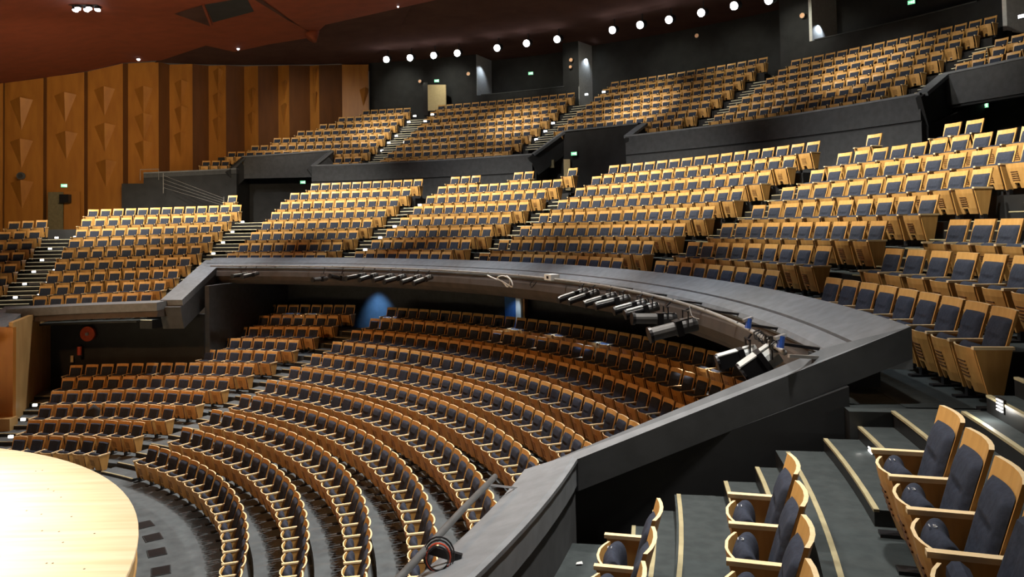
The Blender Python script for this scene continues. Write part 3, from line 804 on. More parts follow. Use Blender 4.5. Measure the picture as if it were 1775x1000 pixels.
for i, (ua, ub, va, vb) in enumerate(PANELS):
    a = wl(ua, 0); b = wl(ub, DEL)
    mb = MB(); za = wlz(ua, 0, va)[2]; zb_ = wlz(ub, DEL, vb)[2]
    wall_quad(mb, a, b, za, zb_, 'panel')
    o = mb.build('wood_panel', wall)
    if i+1 < len(PANELS):
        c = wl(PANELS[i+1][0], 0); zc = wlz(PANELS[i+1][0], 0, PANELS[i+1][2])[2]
        mb = MB(); wall_quad(mb, b, c, zb_, zc, 'panel_shade'); mb.build('reveal_panel', wall)
    for (u, v0, v1) in DIFF.get(i, []):
        f = (u-ua)/(ub-ua); off = DEL*f
        hw = .30*(ub-ua) if i < 10 else 9
        tl = wpt(wlz(u-hw, off-DEL*.30, v0+3)); tr = wpt(wlz(u+hw, off+DEL*.30, v0+1)); ap = wpt(wlz(u+1, off+.05, v0)); bt = wpt(wlz(u, off+.01, v1))
        ap = (ap[0]+nx*.42, ap[1]+ny*.42, ap[2]+.05)
        mb = MB(); mb.add([tl, tr, ap, bt], [(0, 2, 1), (0, 3, 2), (2, 3, 1)], 'panel'); mb.build('diffuser_wedge', wall)
# ------------------------------------------------------------------ ceiling
Epx = [(-70, 150, None), (8, 144, None), (75, 135, None), (146, 124.5, None), (213, 109.5, None), (280, 104.5, 9.6), (357, 79, 9.7), (406, 90, 9.75), (466, 77, 9.85), (540, 65, 9.9), (564, 43, 10.0), (720, 8, 10.2), (900, -32, 10.3), (1200, -90, 10.5)]
E3 = []
for u, v, z in Epx:
    if z is None:
        p = wlz(u, 0.2, v); E3.append(p)
    else: E3.append(atz(u, v, z))
mb = MB(); vs = []; nr = 8
for j in range(nr+1):
    f = j/nr
    for i, e in enumerate(E3):
        n = (-12+12*(i/(len(E3)-1)), 4, 6.2+2.3*i/(len(E3)-1))
        g = f*.9
        vs.append((e[0]+(n[0]-e[0])*g, e[1]+(n[1]-e[1])*g, e[2]+(n[2]-e[2])*g+.5*sin(pi*f)*.6))
ne = len(E3)
mb.add(vs, [(j*ne+i, j*ne+i+1, (j+1)*ne+i+1, (j+1)*ne+i) for j in range(nr) for i in range(ne-1)], 'ceil')
mb.add([E3[i] for i in range(ne)]+[(e[0], e[1]+.1, e[2]+.9) for e in E3], [(i, i+1, ne+i+1, ne+i) for i in range(4, ne-1)], 'ceil2')
shell = struct(mb.build('ceiling', smooth=True))
mb = MB()
low = [wlz(268, DEL, 108.5), wlz(300, 0, 110), wlz(362, 0, 112), wlz(424, 0, 113), wlz(483, 0, 112.5), wlz(554, 0.2, 112), wlz(660, 0, 108)]
hi = [E3[5], E3[6], E3[7], E3[8], E3[9], E3[10], E3[11]]
hi = [(x, y, z+.25) for x, y, z in hi]
mb.add(low+hi, [(i, i+1, 8+i, 7+i) for i in range(6)], 'ceil2')
mb.sector(26.5, 41.6, 1.43, -.1, 10.62, 10.8, 'ceil2', step=.05)
struct(mb.build('ceiling'))
from mathutils.bvhtree import BVHTree
bvh = BVHTree.FromPolygons(vs, [(j*ne+i, j*ne+i+1, (j+1)*ne+i+1, (j+1)*ne+i) for j in range(nr) for i in range(ne-1)])
def on_shell(u, v, d=.06):
    h = bvh.ray_cast(Vector((0, 0, 0)), Vector(ray(u, v)).normalized())
    p = h[0] if h[0] else Vector(atz(u, v, 8)); q = p-p.normalized()*d
    return tuple(q)

# ------------------------------------------------------------------ ceiling fittings
hx = empty('ceiling_hatch', on_shell(370, 20)); tag(hx, 'black open hatch in the red ceiling with a slim divider', 'hatch')
def rel(o, ps): return [tuple(Vector(p)-o.location) for p in ps]
mb = MB(); q = rel(hx, [on_shell(355, 8), on_shell(427, -4), on_shell(440, 20), on_shell(369, 39)]); mb.add(q, [(0, 1, 2, 3)], 'bwall'); mb.build('opening', hx)
mb = MB(); q = rel(hx, [on_shell(302, 24), on_shell(350, 9), on_shell(365, 46)]); mb.add(q, [(0, 1, 2)], 'ceil2'); mb.build('flap', hx)
mb = MB(); mb.bar(*rel(hx, [on_shell(352, 8, .1), on_shell(366, 44, .1)]), .1, .06, 'ceil'); mb.build('divider', hx)
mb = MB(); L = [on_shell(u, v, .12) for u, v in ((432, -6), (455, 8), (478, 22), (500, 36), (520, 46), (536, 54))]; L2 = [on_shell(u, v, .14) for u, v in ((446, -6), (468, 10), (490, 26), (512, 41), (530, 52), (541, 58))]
mb.add(L+L2, [(i, i+1, 7+i, 6+i) for i in range(5)], 'ceil2'); struct(mb.build('ceiling_crease_shade'))  # dark strip put in as the shadow line of the ceiling fold
# flood cluster
c0 = on_shell(148, 13, .35); cl = empty('flood_light_cluster', c0); tag(cl, 'cluster of glaring white floodlights hung under the ceiling, top left', 'light')
mb = MB(); mb.box(-.55, .55, -.2, .2, .05, .12, 'black'); mb.build('frame', cl)
for i in range(5):
    mb = MB(); x = -.45+.22*i; y = -.12 if i % 2 else .1
    mb.disc((x, y, -.06), (0, -.5, -1), .11, .02, 'lamp', 14); mb.tube([(x, y, .05), (x, y, -.045)], .12, 'black', 12); mb.build('lamp', cl)
for (u, v, r, lab) in ((240, 103, .09, 'small blue-white ceiling lamp above the wooden wall'), (413, 85, .07, 'small white lamp at the edge of the red ceiling'), (690, 12, .04, 'tiny white lamp on the dark ceiling near the top')):
    p = on_shell(u, v, .25) if u < 600 else on_shell(u, v, .2)
    o = empty('ceiling_lamp', p); tag(o, lab, 'lamp')
    mb = MB(); mb.tube([(0, 0, .02), (0, 0, .2)], r*1.2, 'black', 12); mb.build('housing', o)
    mb = MB(); mb.disc((0, 0, .02), (0, -.6, -.6), r, .03, 'stepb', 14); mb.build('lens', o)
p = on_shell(550, 55, .1); mb = MB(); mb.tube([(0, 0, .1), (-.1, -.15, -.1), (-.25, -.3, -.38)], .12, 'ceil', 14, r2=.34); o = mb.build('ceiling_fold_cone', smooth=True); o.location = p; tag(o, 'small added cone shaped as the lit fold of the ceiling edge', 'cone')  # cone put in for a lit fold of the ceiling
# row of bright spotlights under the upper ceiling
LPX = [(670, 103), (711, 100), (752, 96), (793, 92), (862, 83), (913, 75), (966, 68), (1062, 52), (1110, 43), (1160, 34), (1216, 22), (1273, 10), (1333, 0)]
lproto = None
for i, (u, v) in enumerate(LPX):
    p = atr(u, v, 36.0); t = ang(p)
    if lproto is None:
        o = lproto = empty('ceiling_spotlight')
        mb = MB(); mb.tube([(.0, 0, 0), (.35, 0, .12)], .19, 'black', 16); mb.build('housing', o)
        mb = MB(); mb.disc((-.03, 0, -.012), (-1, 0, -.3), .185, .02, 'lamp', 18); mb.build('lens', o)
        mb = MB(); mb.tube([(.2, 0, .1), (.2, 0, .6)], .03, 'black', 8); mb.build('stem', o)
        ch = [c for c in o.children]
    else:
        o = lproto.copy(); col.objects.link(o)
        for c in ch: d = c.copy(); d.parent = o; col.objects.link(d)
    o.location = p; o.rotation_euler = (0, 0, t)
    tag(o, 'glaring white spotlight under the dark ceiling, %s from left in its row' % ordinal(i+1), 'spotlight', 'row of glaring ceiling spotlights')

# ------------------------------------------------------------------ exit signs, doors, wall discs
def facing(name, p, w, h, dpt, mfront, label, cat, group=None, target=(-5, 0), mk=True, mback='black'):
    a = atan2(target[1]-p[1], target[0]-p[0])
    o = empty(name, p, a-pi/2+pi)        # local -y looks to the target
    o.rotation_euler = (0, 0, a+pi/2)
    tag(o, label, cat, group)
    mb = MB(); mb.box(-w/2, w/2, 0, dpt, 0, h, mback); mb.build('casing', o)
    mb = MB(); mb.box(-w/2+.02, w/2-.02, -.012, .0, .02, h-.02, mfront); mb.build('face', o)
    return o
for (u, v, r, lab) in ((525, 319, 34.8, 'green exit sign in the dark doorway behind the far balcony block'), (995, 270, 34.05, 'green exit sign above the dark doorway in the middle'), (757, 143, 39.1, 'green exit sign above the open cream door'),
                       (920, 130, 41.1, 'green exit sign inside the recessed dark back wall'), (1580, 8, 41.1, 'green exit sign at the top right of the back wall'), (1705, 188, 35.8, 'green exit sign in the dark doorway at right')):
    p = atr(u, v, r); o = facing('exit_sign', p, .34, .21, .08, 'exit', lab, 'exit sign', 'exit signs', (CX+5, CY-5))
    mb = MB(); mb.box(-.12, .0, -.016, -.012, .09, .12, 'exitw'); mb.add([(.0, -.014, .05), (.07, -.014, .105), (.0, -.014, .16)], [(0, 1, 2)], 'exitw'); mb.box(.08, .12, -.016, -.012, .04, .17, 'exitw'); mb.build('pictogram', o)
p = wlz(111, .45, 325); o = facing('exit_sign', p, .34, .21, .08, 'exit', 'green exit sign over the far left door in the wooden wall', 'exit sign', 'exit signs', (0, 0))
mb = MB(); mb.box(-.12, .0, -.016, -.012, .09, .12, 'exitw'); mb.add([(.0, -.014, .05), (.07, -.014, .105), (.0, -.014, .16)], [(0, 1, 2)], 'exitw'); mb.box(.08, .12, -.016, -.012, .04, .17, 'exitw'); mb.build('pictogram', o)
for (u, v, r, rad, lab) in ((728, 141, 39.1, .10, 'round pale wall disc left of the open cream door'), (812, 128, 39.1, .11, 'round pale wall disc beside the first recess'), (990, 104, 39.1, .11, 'upper of two round discs on the narrow dark pier'),
                            (989, 116, 39.1, .09, 'lower of two round discs on the narrow dark pier'), (1391, 27, 39.1, .12, 'round orange disc high on the right pier'), (1208, 62, 40.6, .11, 'round orange disc on the wall under the spotlights')):
    p = atr(u, v, r); mb = MB(); a = atan2(CY-p[1], CX-p[0])
    mb.disc((0, 0, 0), (cos(a), sin(a), 0), rad, .04, 'orange', 16); mb.disc((0, 0, 0), (cos(a), sin(a), 0), rad*1.2, .02, 'black', 16)
    o = mb.build('wall_disc'); o.location = p; tag(o, lab, 'wall disc', 'round discs on the back wall')
def quad_door(name, pts, m, th=.06):
    mb = MB(); a, b = Vector(pts[0]), Vector(pts[1]); n = (b-a).cross(Vector((0, 0, 1))).normalized()*th
    mb.add([tuple(Vector(p)) for p in pts]+[tuple(Vector(p)+n) for p in pts], [(0, 1, 2, 3), (7, 6, 5, 4), (0, 4, 5, 1), (1, 5, 6, 2), (2, 6, 7, 3), (3, 7, 4, 0)], m)
    return mb.build(name)
def corner(u0, v0, u1, v1, r0, r1=None):
    r1 = r1 or r0
    a, b = atr(u0, v1, r0), atr(u1, v1, r1); c, d = atr(u1, v0, r1), atr(u0, v0, r0)
    return [a, b, (b[0], b[1], c[2]), (a[0], a[1], d[2])]
d1 = struct(quad_door('door_1', corner(743, 147, 774, 192, 39.0, 38.4), 'cream'), 'cream door standing open in the dark back wall', 'door')
mb = MB(); q = corner(746, 172, 748, 176, 38.9, 38.88); mb.bar(q[0], q[2], .05, .05, 'metal'); mb.build('door_handle', d1)
struct(quad_door('trim_1', corner(735, 143, 743, 200, 39.1, 39.1), 'black'))
struct(quad_door('door_2', corner(979, 276, 990, 330, 34.12, 34.1), 'cream'), 'narrow lit door edge under the middle exit sign', 'door')
mb = MB(); p = atr(957, 291, 33.6); mb.box(-.14, .14, -.06, .0, 0, .4, 'olive'); o = mb.build('wall_cabinet'); o.location = p; o.rotation_euler = (0, 0, ang(p)-pi/2); tag(o, 'small pale cabinet on the dark wall beside the middle doorway', 'cabinet')
# left door
a = wlz(80, .30, 398); 
def wdoor(name, u0, v0, u1, v1, o0, o1, m): 
    A, B = wlz(u0, o0, v1), wlz(u1, o1, v1); C = wlz(u1, o1, v0); D = wlz(u0, o0, v0)
    return struct(quad_door(name, [A, B, (B[0], B[1], C[2]), (A[0], A[1], D[2])], m))
tag(wdoor('door_3', 84, 333, 110, 400, .35, .62, 'olive'), 'dim open doorway at far left of the wooden wall', 'door')
d3 = wdoor('trim_2', 112, 332, 139, 400, .62, .86, 'panel')
p = wlz(116, .85, 345); mb = MB(); mb.box(-.25, .25, -.3, 0, -.2, .25, 'black'); o = mb.build('wall_speaker'); o.location = p; tag(o, 'small black loudspeaker by the far left doorway', 'loudspeaker')
p = wlz(37, .75, 305); mb = MB(); mb.disc((0, 0, 0), (-nx*-1, -ny*-1, 0), .2, .15, 'dgrey', 16); mb.disc((0, 0, 0), (nx, ny, 0), .13, .2, 'black', 16); o = mb.build('wall_speaker'); o.location = p; tag(o, 'dark round loudspeaker above the lowest wedge on the left wall', 'loudspeaker')
# handrail wires by the dark stair wall
mb = MB()
for k in range(4):
    a = atr(283, 304+7*k, 32.4); b = atr(388, 344+4*k, 30.5); mb.tube([a, b], .008, 'pipe', 6)
a0, b0 = atr(388, 341, 30.5), atr(388, 360, 30.5); mb.tube([a0, (a0[0], a0[1], b0[2])], .016, 'pipe', 6)
a0, b0 = atr(283, 300, 32.4), atr(283, 335, 32.4); mb.tube([a0, (a0[0], a0[1], b0[2])], .016, 'pipe', 6)
o = mb.build('handrail'); tag(o, 'thin wire handrail sloping along the dark wall at far left', 'handrail')
hb = []
for (u0, v0, u1, v1) in ((300, 283, 330, 268), (355, 258, 395, 246), (420, 245, 448, 245), (450, 240, 490, 217), (535, 205, 565, 204)):
    pass
# rail on the wooden ledge
mb = MB(); a, b = atr(243, 294, 32.7), atr(275, 293, 32.7); mb.tube([a, b], .022, 'metal', 6); mb.tube([a, (a[0], a[1], a[2]-.6)], .012, 'pipe', 6); mb.tube([b, (b[0], b[1], b[2]-.6)], .012, 'pipe', 6)
o = mb.build('guard_rail'); tag(o, 'short pale guard rail in front of the wooden wall', 'rail')
# fire hose reel and extinguisher
p = atr(155, 578, 17.95); a = ang(p); hr = empty('fire_hose_reel', p, a); tag(hr, 'red fire hose reel on the dark wall under the far side balcony', 'hose reel')
mb = MB(); mb.disc((-.03, 0, 0), (-1, 0, 0), .27, .10, 'red', 28); mb.build('reel', hr)
mb = MB(); mb.disc((-.13, 0, 0), (-1, 0, 0), .06, .05, 'metal', 16); mb.build('hub', hr)
mb = MB(); mb.bar((-.02, 0, -.3), (-.02, 0, .3), .08, .04, 'black'); mb.build('bracket', hr)
p = atr(140, 605, 17.9); ex = empty('fire_extinguisher', p, ang(p)); tag(ex, 'red fire extinguisher hanging below the hose reel', 'extinguisher')
mb = MB(); mb.tube([(-.08, 0, -.2), (-.08, 0, .05), (-.08, 0, .1)], .075, 'red', 14); mb.build('cylinder', ex)
mb = MB(); mb.box(-.1, -.06, -.03, .03, .1, .16, 'black'); mb.build('valve', ex)
p = atr(125, 622, 17.95); mb = MB(); mb.box(-.02, .0, -.05, .05, -.12, .12, 'cream'); o = mb.build('wall_switch'); o.location = p; o.rotation_euler = (0, 0, ang(p)); tag(o, 'small pale switch plate on the dark wall behind stalls', 'switch')
p = atr(366, 511, 18.6); mb = MB(); mb.box(-.02, .02, -.08, .08, -.08, .08, 'cream'); o = mb.build('wall_socket'); o.location = p; o.rotation_euler = (0, 0, ang(p)); tag(o, 'small pale square plate on the sloping dark balcony end', 'plate')
# blue door in the stalls back wall
d4 = struct(quad_door('door_4', corner(878, 508, 897, 580, 23.3, 23.2), 'blue'), 'blue door in the wall behind the stalls', 'door')
struct(quad_door('trim_3', corner(897, 510, 906, 560, 23.2, 23.0), 'white'))
struct(quad_door('trim_4', corner(907, 512, 913, 562, 23.0, 23.3), 'panel'))

# ------------------------------------------------------------------ aisle step lights
def step_light(p, t, label, group, m='step', s=1.0):
    mb = MB(); mb.box(-.035*s, .035*s, -.06*s, .06*s, 0, .075*s, m); mb.box(-.045*s, .045*s, -.07*s, .07*s, -.012, .0, 'black')
    o = mb.build('step_light'); o.location = p; o.rotation_euler = (0, 0, t); tag(o, label, 'step light', group); return o
n = 0
for k in range(6, -3, -1):
    R = rows['M', 'F', k]; te = right_edge(R)-.004; p = P3(R.r-.25, te, R.z1+.05)
    step_light(p, te, 'small white step light in the aisle right of the far block, %s from top' % ordinal(7-k), 'step lights of the far aisle')
    ts = left_edge(R)+.004
    if k < 6: step_light(P3(R.r-.25, ts, R.z0+.05), ts, 'small white step light beside the leftmost stairs, right side, %s from top' % ordinal(6-k), 'step lights of the leftmost stairs')
for k in range(5, -1, -1):
    R = rows['M', 'G', k]; te = right_edge(R)-.004
    step_light(P3(R.r-.25, te-.012, R.z1+.05), te, 'small white step light on the leftmost stairs, left side, %s from top' % ordinal(6-k), 'step lights of the leftmost stairs')
for j, (u, v) in enumerate(((727.6, 357), (684, 394), (659, 413.6), (633, 434.5))):
    p = atr(u, v, 22.6-.5*j); step_light(p, ang(p), 'white step light on the second balcony stairs, %s from top' % ordinal(j+1), 'step lights of the second balcony stairs')
UG = [[(718.8, 202.5), (708.5, 213), (687, 237), (674, 249), (662, 262.5), (650.3, 276)], [(749.4, 200), (737, 211.5), (702, 248)], [(1016.6, 165.3), (1046.5, 161), (958.6, 215), (945.2, 229), (929.3, 243.3)], [(1647, 115), (1616, 136.5), (1771.4, 31.5)]]
UN = ['left side of upper left stairs', 'right side of upper left stairs', 'upper middle stairs', 'upper right stairs']
for g, (L, nm) in enumerate(zip(UG, UN)):
    for j, (u, v) in enumerate(L):
        p = atr(u, v, 36.8 if v < 200 or g == 3 else 35.2); step_light(p, ang(p), 'bright step light on the %s, %s listed from top' % (nm, ordinal(j+1)) if False else 'bright step light on the %s, %s from top' % (nm, ordinal(j+1)), 'step lights of the upper balcony', 'stepb' if g > 1 else 'step', 1.25 if g != 3 else 1.5)
for j, (u, v) in enumerate(((60.5, 704), (40, 729), (18.7, 759))):
    p = atr(u, v, 15.2-1.0*j); step_light(p, ang(p), 'white step light on the stairs beside the stage, %s from top' % ordinal(j+1), 'step lights beside the stage')
# louvred step lights close to the camera
def louvre(u, v, r, label):
    p = atr(u, v, r); t = ang(p); o = empty('louvred_step_light', p, t); tag(o, label, 'step light')
    mb = MB(); mb.box(.0, .02, -.07, .07, -.055, .055, 'black'); mb.build('plate', o)
    for i in range(4):
        mb = MB(); z = -.043+.026*i; mb.box(-.006, .0, -.052, .052, z, z+.010, 'step'); mb.build('slit', o)
    ld = bpy.data.lights.new('step_glow', 'POINT'); ld.energy = 2.2; ld.shadow_soft_size = .03; ld.color = (1, .96, .88)
    lo = bpy.data.objects.new('step_glow', ld); col.objects.link(lo); lo.location = P3(r-.09, t, p[2]-.01)
louvre(1509, 786, 19.555, 'louvred step light with four bright slits beside the near armrests')
louvre(1733, 703, 20.42, 'louvred step light with four bright slits under the end seat at right')

# dark jacket left on a seat, scrap of paper on the near step
R = rows['S', 'SL', 3]; t = R.th0-R.d*3+R.d*.5; p = P3(R.r-.14, t, zrow(R, 3)+.42); mb = MB(); vs = []; n1, n2 = 14, 12
for j in range(n2+1):
    f = j/n2; rr = (.20+.10*f)*(1 if 0 < j < n2 else .3)
    for i in range(n1):
        a = 2*pi*i/n1; k = 1+.16*sin(3*a+5*f)+.08*sin(7*a-3*f)
        vs.append((.16*k*rr/.25*cos(a)+.20*(f-.5)*-.35+.02, rr*k*sin(a)*.95, .42-.75*f+.05*sin(2*a+f*4)))
mb.add(vs, [(j*n1+i, j*n1+(i+1) % n1, (j+1)*n1+(i+1) % n1, (j+1)*n1+i) for j in range(n2) for i in range(n1)]+[tuple(range(n1)), tuple(n2*n1+i for i in range(n1))], 'bwall')
o = mb.build('jacket', smooth=True); o.location = p; o.rotation_euler = (0, 0, t); tag(o, 'dark jacket draped over a seat in the left stalls block', 'jacket')
p = atz(1004, 977, -2.90); mb = MB(); mb.add([(-.03, -.02, .004), (.03, -.012, .004), (.026, .022, .012), (-.02, .018, .006)], [(0, 1, 2, 3)], 'white'); o = mb.build('paper_scrap'); o.location = p; tag(o, 'tiny white scrap of paper on the floor by the lowest near row', 'paper')
# ------------------------------------------------------------------ lighting pipes, spotlights and cables on the balcony front
mb = MB(); pts = [P3(19.02, 1.30-.02*i, -1.24) for i in range(0, 73)]; mb.tube(pts, .028, 'pipe', 8)
o = mb.build('lighting_pipe', smooth=True); pipe = o; tag(o, 'long grey lighting pipe along the curved balcony front', 'pipe')
for i in range(18):
    t = 1.25-.08*i; mb = MB(); mb.bar(P3(19.0, t, -1.225), P3(19.52, t, -1.30), .045, .03, 'black'); mb.build('bracket', pipe)
mb = MB(); L = [atz(u, v, -2.2) for u, v in ((858, 826), (800, 885), (745, 945), (690, 1004))]+[P3(16.33, -.40, -2.2)]
mb.tube(L, .027, 'rail', 10); o = mb.build('lighting_pipe', smooth=True); tag(o, 'straight grey pipe rail outside the dark parapet, bottom centre', 'pipe')
a, b = atz(846, 840, -2.2), atz(896, 846, -2.34); mb = MB(); mb.bar(a, b, .018, .018, 'metal'); mb.build('bracket', o)
a, b = atz(745, 952, -2.23), atz(800, 968, -2.28); mb = MB(); mb.bar(a, b, .03, .06, 'black'); mb.build('bracket', o)
c = Vector(atz(760, 965, -2.23)); mb = MB()
for k in range(4):
    rr = .07+.012*k; mb.tube([tuple(c+Vector((rr*cos(x)*1.0, .02*k-.03, rr*1.15*sin(x)))) for x in [2*pi*i/18 for i in range(19)]], .006, 'black' if k != 1 else 'red', 6)
o = mb.build('cable_coil'); tag(o, 'black and red cable coil hung on the pipe rail', 'cable')
FIX = [  # front pixel, back pixel, body radius, style
 ((970, 519.5), (1016, 504), .075, 'p'), ((988, 523), (1035, 506.5), .075, 'p'), ((1015, 527), (1065, 512), .075, 'p'), ((1034.5, 530.5), (1088, 517), .08, 'p'), ((1066.6, 539), (1118, 525), .08, 'p'), ((1086, 545), (1138, 531), .085, 'p'),
 ((1099, 552), (1168, 552), .10, 'd'), ((1129, 580), (1203, 561), .12, 'd'), ((1246, 628), (1309, 610), .09, 'w'), ((1291, 648), (1343, 612), .12, 'w'),
 ((403.7, 479), (428.5, 475.5), .075, 'p'), ((421, 480), (446, 474), .075, 'p'), ((543, 485), (564.6, 482.6), .085, 'd'), ((573, 479), (597, 484), .085, 'p'), ((601, 482.6), (632, 476.7), .08, 'p'), ((624, 485), (652, 476.7), .08, 'p'),
 ((648.6, 486), (680.5, 478), .08, 'p'), ((667.5, 488.5), (700.6, 479), .08, 'p'), ((697, 489.7), (728, 479.5), .08, 'p'), ((718, 491), (747, 480), .08, 'p')]
order = sorted(range(len(FIX)), key=lambda i: FIX[i][0][0])
for i, (f, b, rad, sty) in enumerate(FIX):
    pb = Vector(atr(b[0], b[1], 19.04)); th = ang(pb); nn = Vector((-sin(th), cos(th), 0)); rd = Vector(ray(*f)); pf = rd*(pb.dot(nn)/rd.dot(nn))
    o = empty('stage_spotlight', pb); d = (pf-pb); Lg = d.length; dn = d/Lg
    rank = order.index(i)+1
    desc = {'p': 'pale long stage spotlight', 'd': 'dark cylindrical stage spotlight', 'w': 'white boxy stage spotlight'}[sty]
    tag(o, '%s hung from the curved balcony pipe, %s from left' % (desc, ordinal(rank)), 'spotlight', 'stage spotlights on the balcony front')
    top = 'spotpale' if sty != 'd' else 'spotgrey'
    z = Vector((0, 0, 0)); side = dn.cross(Vector((0, 0, 1))).normalized(); upv = side.cross(dn)
    mb = MB()
    if sty == 'w':
        mb.bar(dn*Lg*.42, dn*Lg, rad*1.7, rad*1.7, 'black'); mb.bar(tuple(dn*Lg*.42+upv*rad*.87), tuple(dn*Lg+upv*rad*.87), rad*1.75, .012, 'spotpale')
    else:
        mb.tube([dn*Lg*.45, dn*Lg], rad*.85, 'black' if sty == 'p' else 'spotgrey', 14)
        if sty == 'p': mb.bar(tuple(dn*Lg*.43+upv*rad*.80), tuple(dn*Lg*.98+upv*rad*.80), rad*1.35, rad*.22, 'spotpale')
    mb.build('barrel', o)
    mb = MB(); mb.tube([dn*Lg*.99, dn*Lg*1.0, dn*Lg*1.06], rad*1.05, 'black', 16); mb.build('lens_hood', o)
    mb = MB(); mb.tube([dn*Lg*-.05, dn*Lg*.30], rad*.95, 'spotgrey' if sty != 'w' else 'spotpale', 14); mb.bar(tuple(dn*Lg*.0+upv*rad*.9), tuple(dn*Lg*.28+upv*rad*.9), rad*1.1, .012, top); mb.build('lamp_housing', o)
    mb = MB(); mb.bar(dn*Lg*.30, dn*Lg*.45, rad*1.9, rad*1.9, 'black'); mb.build('gate', o)
    t = ang(pb); clamp = Vector(P3(19.02, ang(pb+dn*Lg*.2), -1.24))-pb; mb = MB()
    for s_ in (-1, 1):
        mb.bar(tuple(dn*Lg*.2+side*rad*1.15*s_), tuple(dn*Lg*.2+side*rad*1.15*s_+Vector((0, 0, rad*1.9))), .03, .012, 'black', (1, .2, .1))
    mb.bar(tuple(dn*Lg*.2+side*rad*1.2+Vector((0, 0, rad*1.9))), tuple(dn*Lg*.2-side*rad*1.2+Vector((0, 0, rad*1.9))), .03, .015, 'black')
    mb.tube([tuple(dn*Lg*.2+Vector((0, 0, rad*1.9))), tuple(clamp)], .013, 'black', 6); mb.build('yoke', o)
# junction box, cables, clips
p = atr(957.5, 481, 19.04); jb = empty('junction_box', p, ang(p)); tag(jb, 'small white junction box on the balcony pipe', 'box')
mb = MB(); mb.box(-.13, .1, -.17, .17, -.06, .08, 'white'); mb.build('housing', jb); mb = MB(); mb.box(-.135, -.13, -.05, .05, -.02, .04, 'black'); mb.build('socket', jb)
def cable(pts, r, m, name='cable', label=None, cat='cable', rr=None):
    L = [Vector(q) for q in pts]; out = []
    for i in range(len(L)-1):
        for k in range(6):
            f = k/6; a = L[max(i-1, 0)]; b_ = L[i]; c_ = L[i+1]; d_ = L[min(i+2, len(L)-1)]
            out.append(.5*((2*b_)+(c_-a)*f+(2*a-5*b_+4*c_-d_)*f*f+(3*b_-a-3*c_+d_)*f**3))
    out.append(L[-1]); mb = MB(); mb.tube([tuple(q) for q in out], r, m, 6); o = mb.build(name, smooth=True)
    if label: tag(o, label, cat)
    return o
c1 = [atr(u, v, 18.9) for u, v in ((845, 477), (858, 483), (870, 487), (880, 497), (884, 484), (872, 478), (862, 482), (875, 490), (888, 497), (886, 486), (878, 478))]
cable(c1, .018, 'white', 'cable_bundle', 'tangle of white cables hanging from the balcony pipe')
c1 = [atr(u, v, 18.92) for u, v in ((925, 485), (919, 492), (922, 498), (930, 488))]; cable(c1, .012, 'black', 'cable_loop', 'short dark cable loop left of the white junction box')
c1 = [atr(u, v, 18.9) for u, v in ((1195, 530), (1200, 548), (1212, 553))]; cable(c1, .006, 'pipe', 'hanging_cable', 'thin grey cable end hanging below the pipe')
for j, (u, v, lab) in enumerate(((1296, 560, 'blue cable clip on the pipe, upper one of two'), (1352, 592, 'blue cable clip on the pipe, lower one of two'))):
    p = Vector(atr(u, v, 18.98)); mb = MB(); mb.tube([(0, 0, -.06), (.02, .01, .05)], .035, 'bluecl', 10); mb.bar((-.05, 0, .03), (.06, .02, .06), .05, .03, 'metal'); o = mb.build('cable_clip'); o.location = p; tag(o, lab, 'clip', 'blue clips on the balcony pipe')
c1 = []
for i in range(40):
    f = i/39; t = -.075-.05*f; c1.append(P3(19.02+.055*cos(i*1.3), t, -1.24+.055*sin(i*1.3)))
mb = MB(); mb.tube(c1, .010, 'black', 6); o = mb.build('cable_wrap'); tag(o, 'black cable wound round the near end of the balcony pipe', 'cable')
mb = MB(); a = P3(19.02, -.150, -1.24); mb.bar(a, P3(19.5, -.138, -1.3), .03, .03, 'pipe'); mb.build('end_bracket', pipe)

# ------------------------------------------------------------------ lights
w = bpy.data.worlds.new('world'); scn.world = w; w.use_nodes = True
w.node_tree.nodes['Background'].inputs[0].default_value = (1.0, .75, .55, 1); w.node_tree.nodes['Background'].inputs[1].default_value = 0.035
def spot(loc, tgt, power, size=60, blend=.6, color=(1, .93, .8), rad=.25, name='spot'):
    hit = bvh.ray_cast(Vector((loc[0], loc[1], -3)), Vector((0, 0, 1)))       # keep lamps under the ceiling shell
    if hit[0] and loc[2] > hit[0].z-.5: loc = (loc[0], loc[1], hit[0].z-.5)
    ld = bpy.data.lights.new(name, 'SPOT'); ld.energy = power; ld.spot_size = math.radians(size); ld.spot_blend = blend; ld.color = color; ld.shadow_soft_size = rad
    o = bpy.data.objects.new(name, ld); col.objects.link(o); o.location = loc
    o.rotation_euler = (Vector(tgt)-Vector(loc)).to_track_quat('-Z', 'Y').to_euler(); return o
WARM = (1, .93, .79)
for t in (-.05, .22, .5, .78, 1.06, 1.34, 1.6):
    spot(P3(18.5, t, 9.0), P3(25.8, t, 1.0), 13000, 60, 1.0, WARM)
for t in (.45, .72, .98, 1.24, 1.45):
    spot(P3(29.5, t, 9.6), P3(36.2, t, 6.0), 1000, 66, .9, WARM)
for u, v in ((660, 222), (890, 215), (1110, 185), (1480, 100)):
    p = atr(u, v, 36.2); t = ang(p); spot(P3(30.0, t, 9.8), p, 3000, 38, 1.0, WARM)
for t in (.5, .8, 1.1, 1.4):          # spots added to brighten the front of the upper balcony
    spot(P3(22, t, 8.6), P3(32.6, t, 3.2), 2200, 50, 1.0, (1, .95, .88))
spot((sx-2, sy+1, 6.5), (sx-2, sy, -5.4), 43000, 100, .35, (1, .95, .86), .5)
for t in (-.2, .1, .4, .7, 1.0, 1.3):   # overhead lamps of the stalls
    spot(P3(19.0, t, 8.0), P3(14.6, t, -5.2), 6600, 62, 1.0, (1, .93, .84))
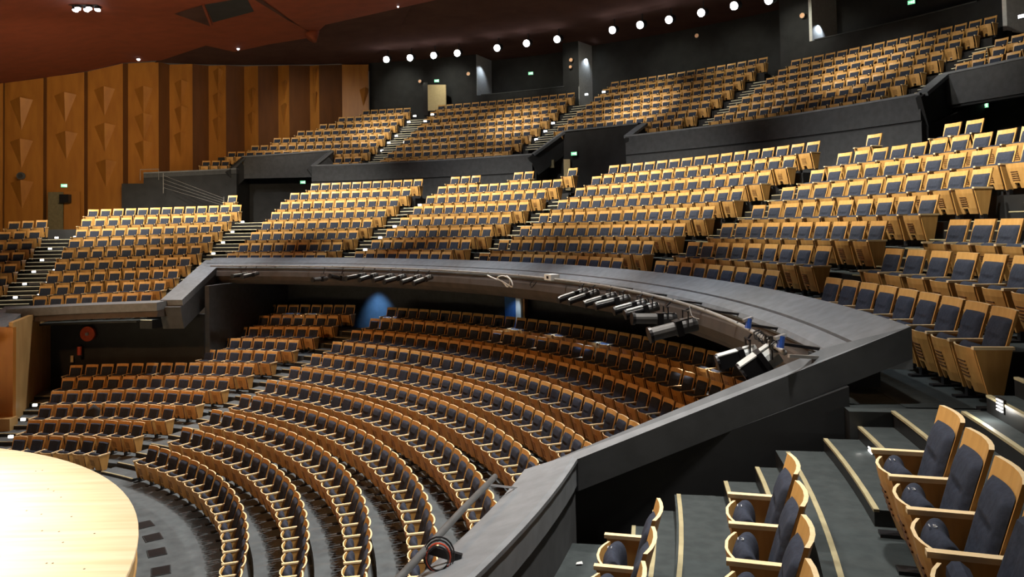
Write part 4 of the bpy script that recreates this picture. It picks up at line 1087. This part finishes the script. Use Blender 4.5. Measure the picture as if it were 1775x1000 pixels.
for t in (-.1, .4, .9, 1.3):           # added warm fill for light bounced off the stage
    spot(P3(6, t, 4.0), P3(16.5, t, -4.6), 2000, 56, 1.0, (1, .48, .18))
for t in (-.30, -.02):
    spot(P3(15.0, t, 7.0), P3(19.0, t-.08, -1.8), 1700, 60, .9, (1, .95, .86))
spot(P3(13, 1.42, 6.0), P3(19.6, 1.52, -1.2), 2600, 50, 1.0, (1, .8, .55))  # added warm fill for the lower rows of the far block
for t in (-.02, .2, .42, .64, .86, 1.08, 1.3):
    spot(P3(16.5, t, 8.5), P3(20.0, t, -1.0), 2600 if t > .1 else 1300, 30, 1.0, (.85, .93, 1.0))
for u, e in ((40, 3300), (220, 2900), (420, 1300)):
    a = wlz(u, 0, 250); spot((a[0]*.6+1, a[1]*.6, 5.5), (a[0], a[1], 4.0), e, 70, 1.0, (1, .75, .45))
# blue wash on the wall behind the stalls
t = ang(atr(654, 520, 23.3)); spot(P3(22.5, t, -2.2), P3(23.4, t, -3.5), 360, 70, 1.0, (.2, .5, 1.0), .12)
p = atr(885, 505, 22.6); spot((p[0], p[1], -2.2), (p[0], p[1]+.6, -3.4), 30, 80, .8, (.6, .8, 1.0), .05)
# small under-balcony downlights
for (u, v, pw, c) in ((535, 545, 30, (1, .9, .7)), (500, 560, 20, (.5, .7, 1)), (880, 562, 45, (.85, .9, 1)), (1030, 615, 45, (.45, .65, 1)), (950, 590, 30, (.8, .85, 1)), (665, 548, 40, (.8, .85, 1)), (1210, 620, 60, (1, .85, .7))):
    p = atr(u, v, 21.6); spot((p[0], p[1], -2.12), (p[0], p[1], -4.5), pw*5, 50, .6, c, .04)
# spill from the ceiling spotlights on the back wall
for (u, v) in LPX[::2]:
    p = atr(u, v, 36.6); spot((p[0], p[1], 10.1), P3(39.2, ang(p), 8.6), 220, 75, 1.0, (1, .95, .75), .1)
for (u, v, r) in ((831, 130, 38.6), (1006, 120, 38.9), (1413, 60, 38.6)):
    p = atr(u+14, v-20, r+1.2); spot(p, atr(u-2, v+25, r+1.0), 40, 110, .8, (.8, .9, 1), .05)
scn.view_settings.view_transform = 'Standard'
scn.view_settings.exposure = 0.0
scn.view_settings.look = 'None'
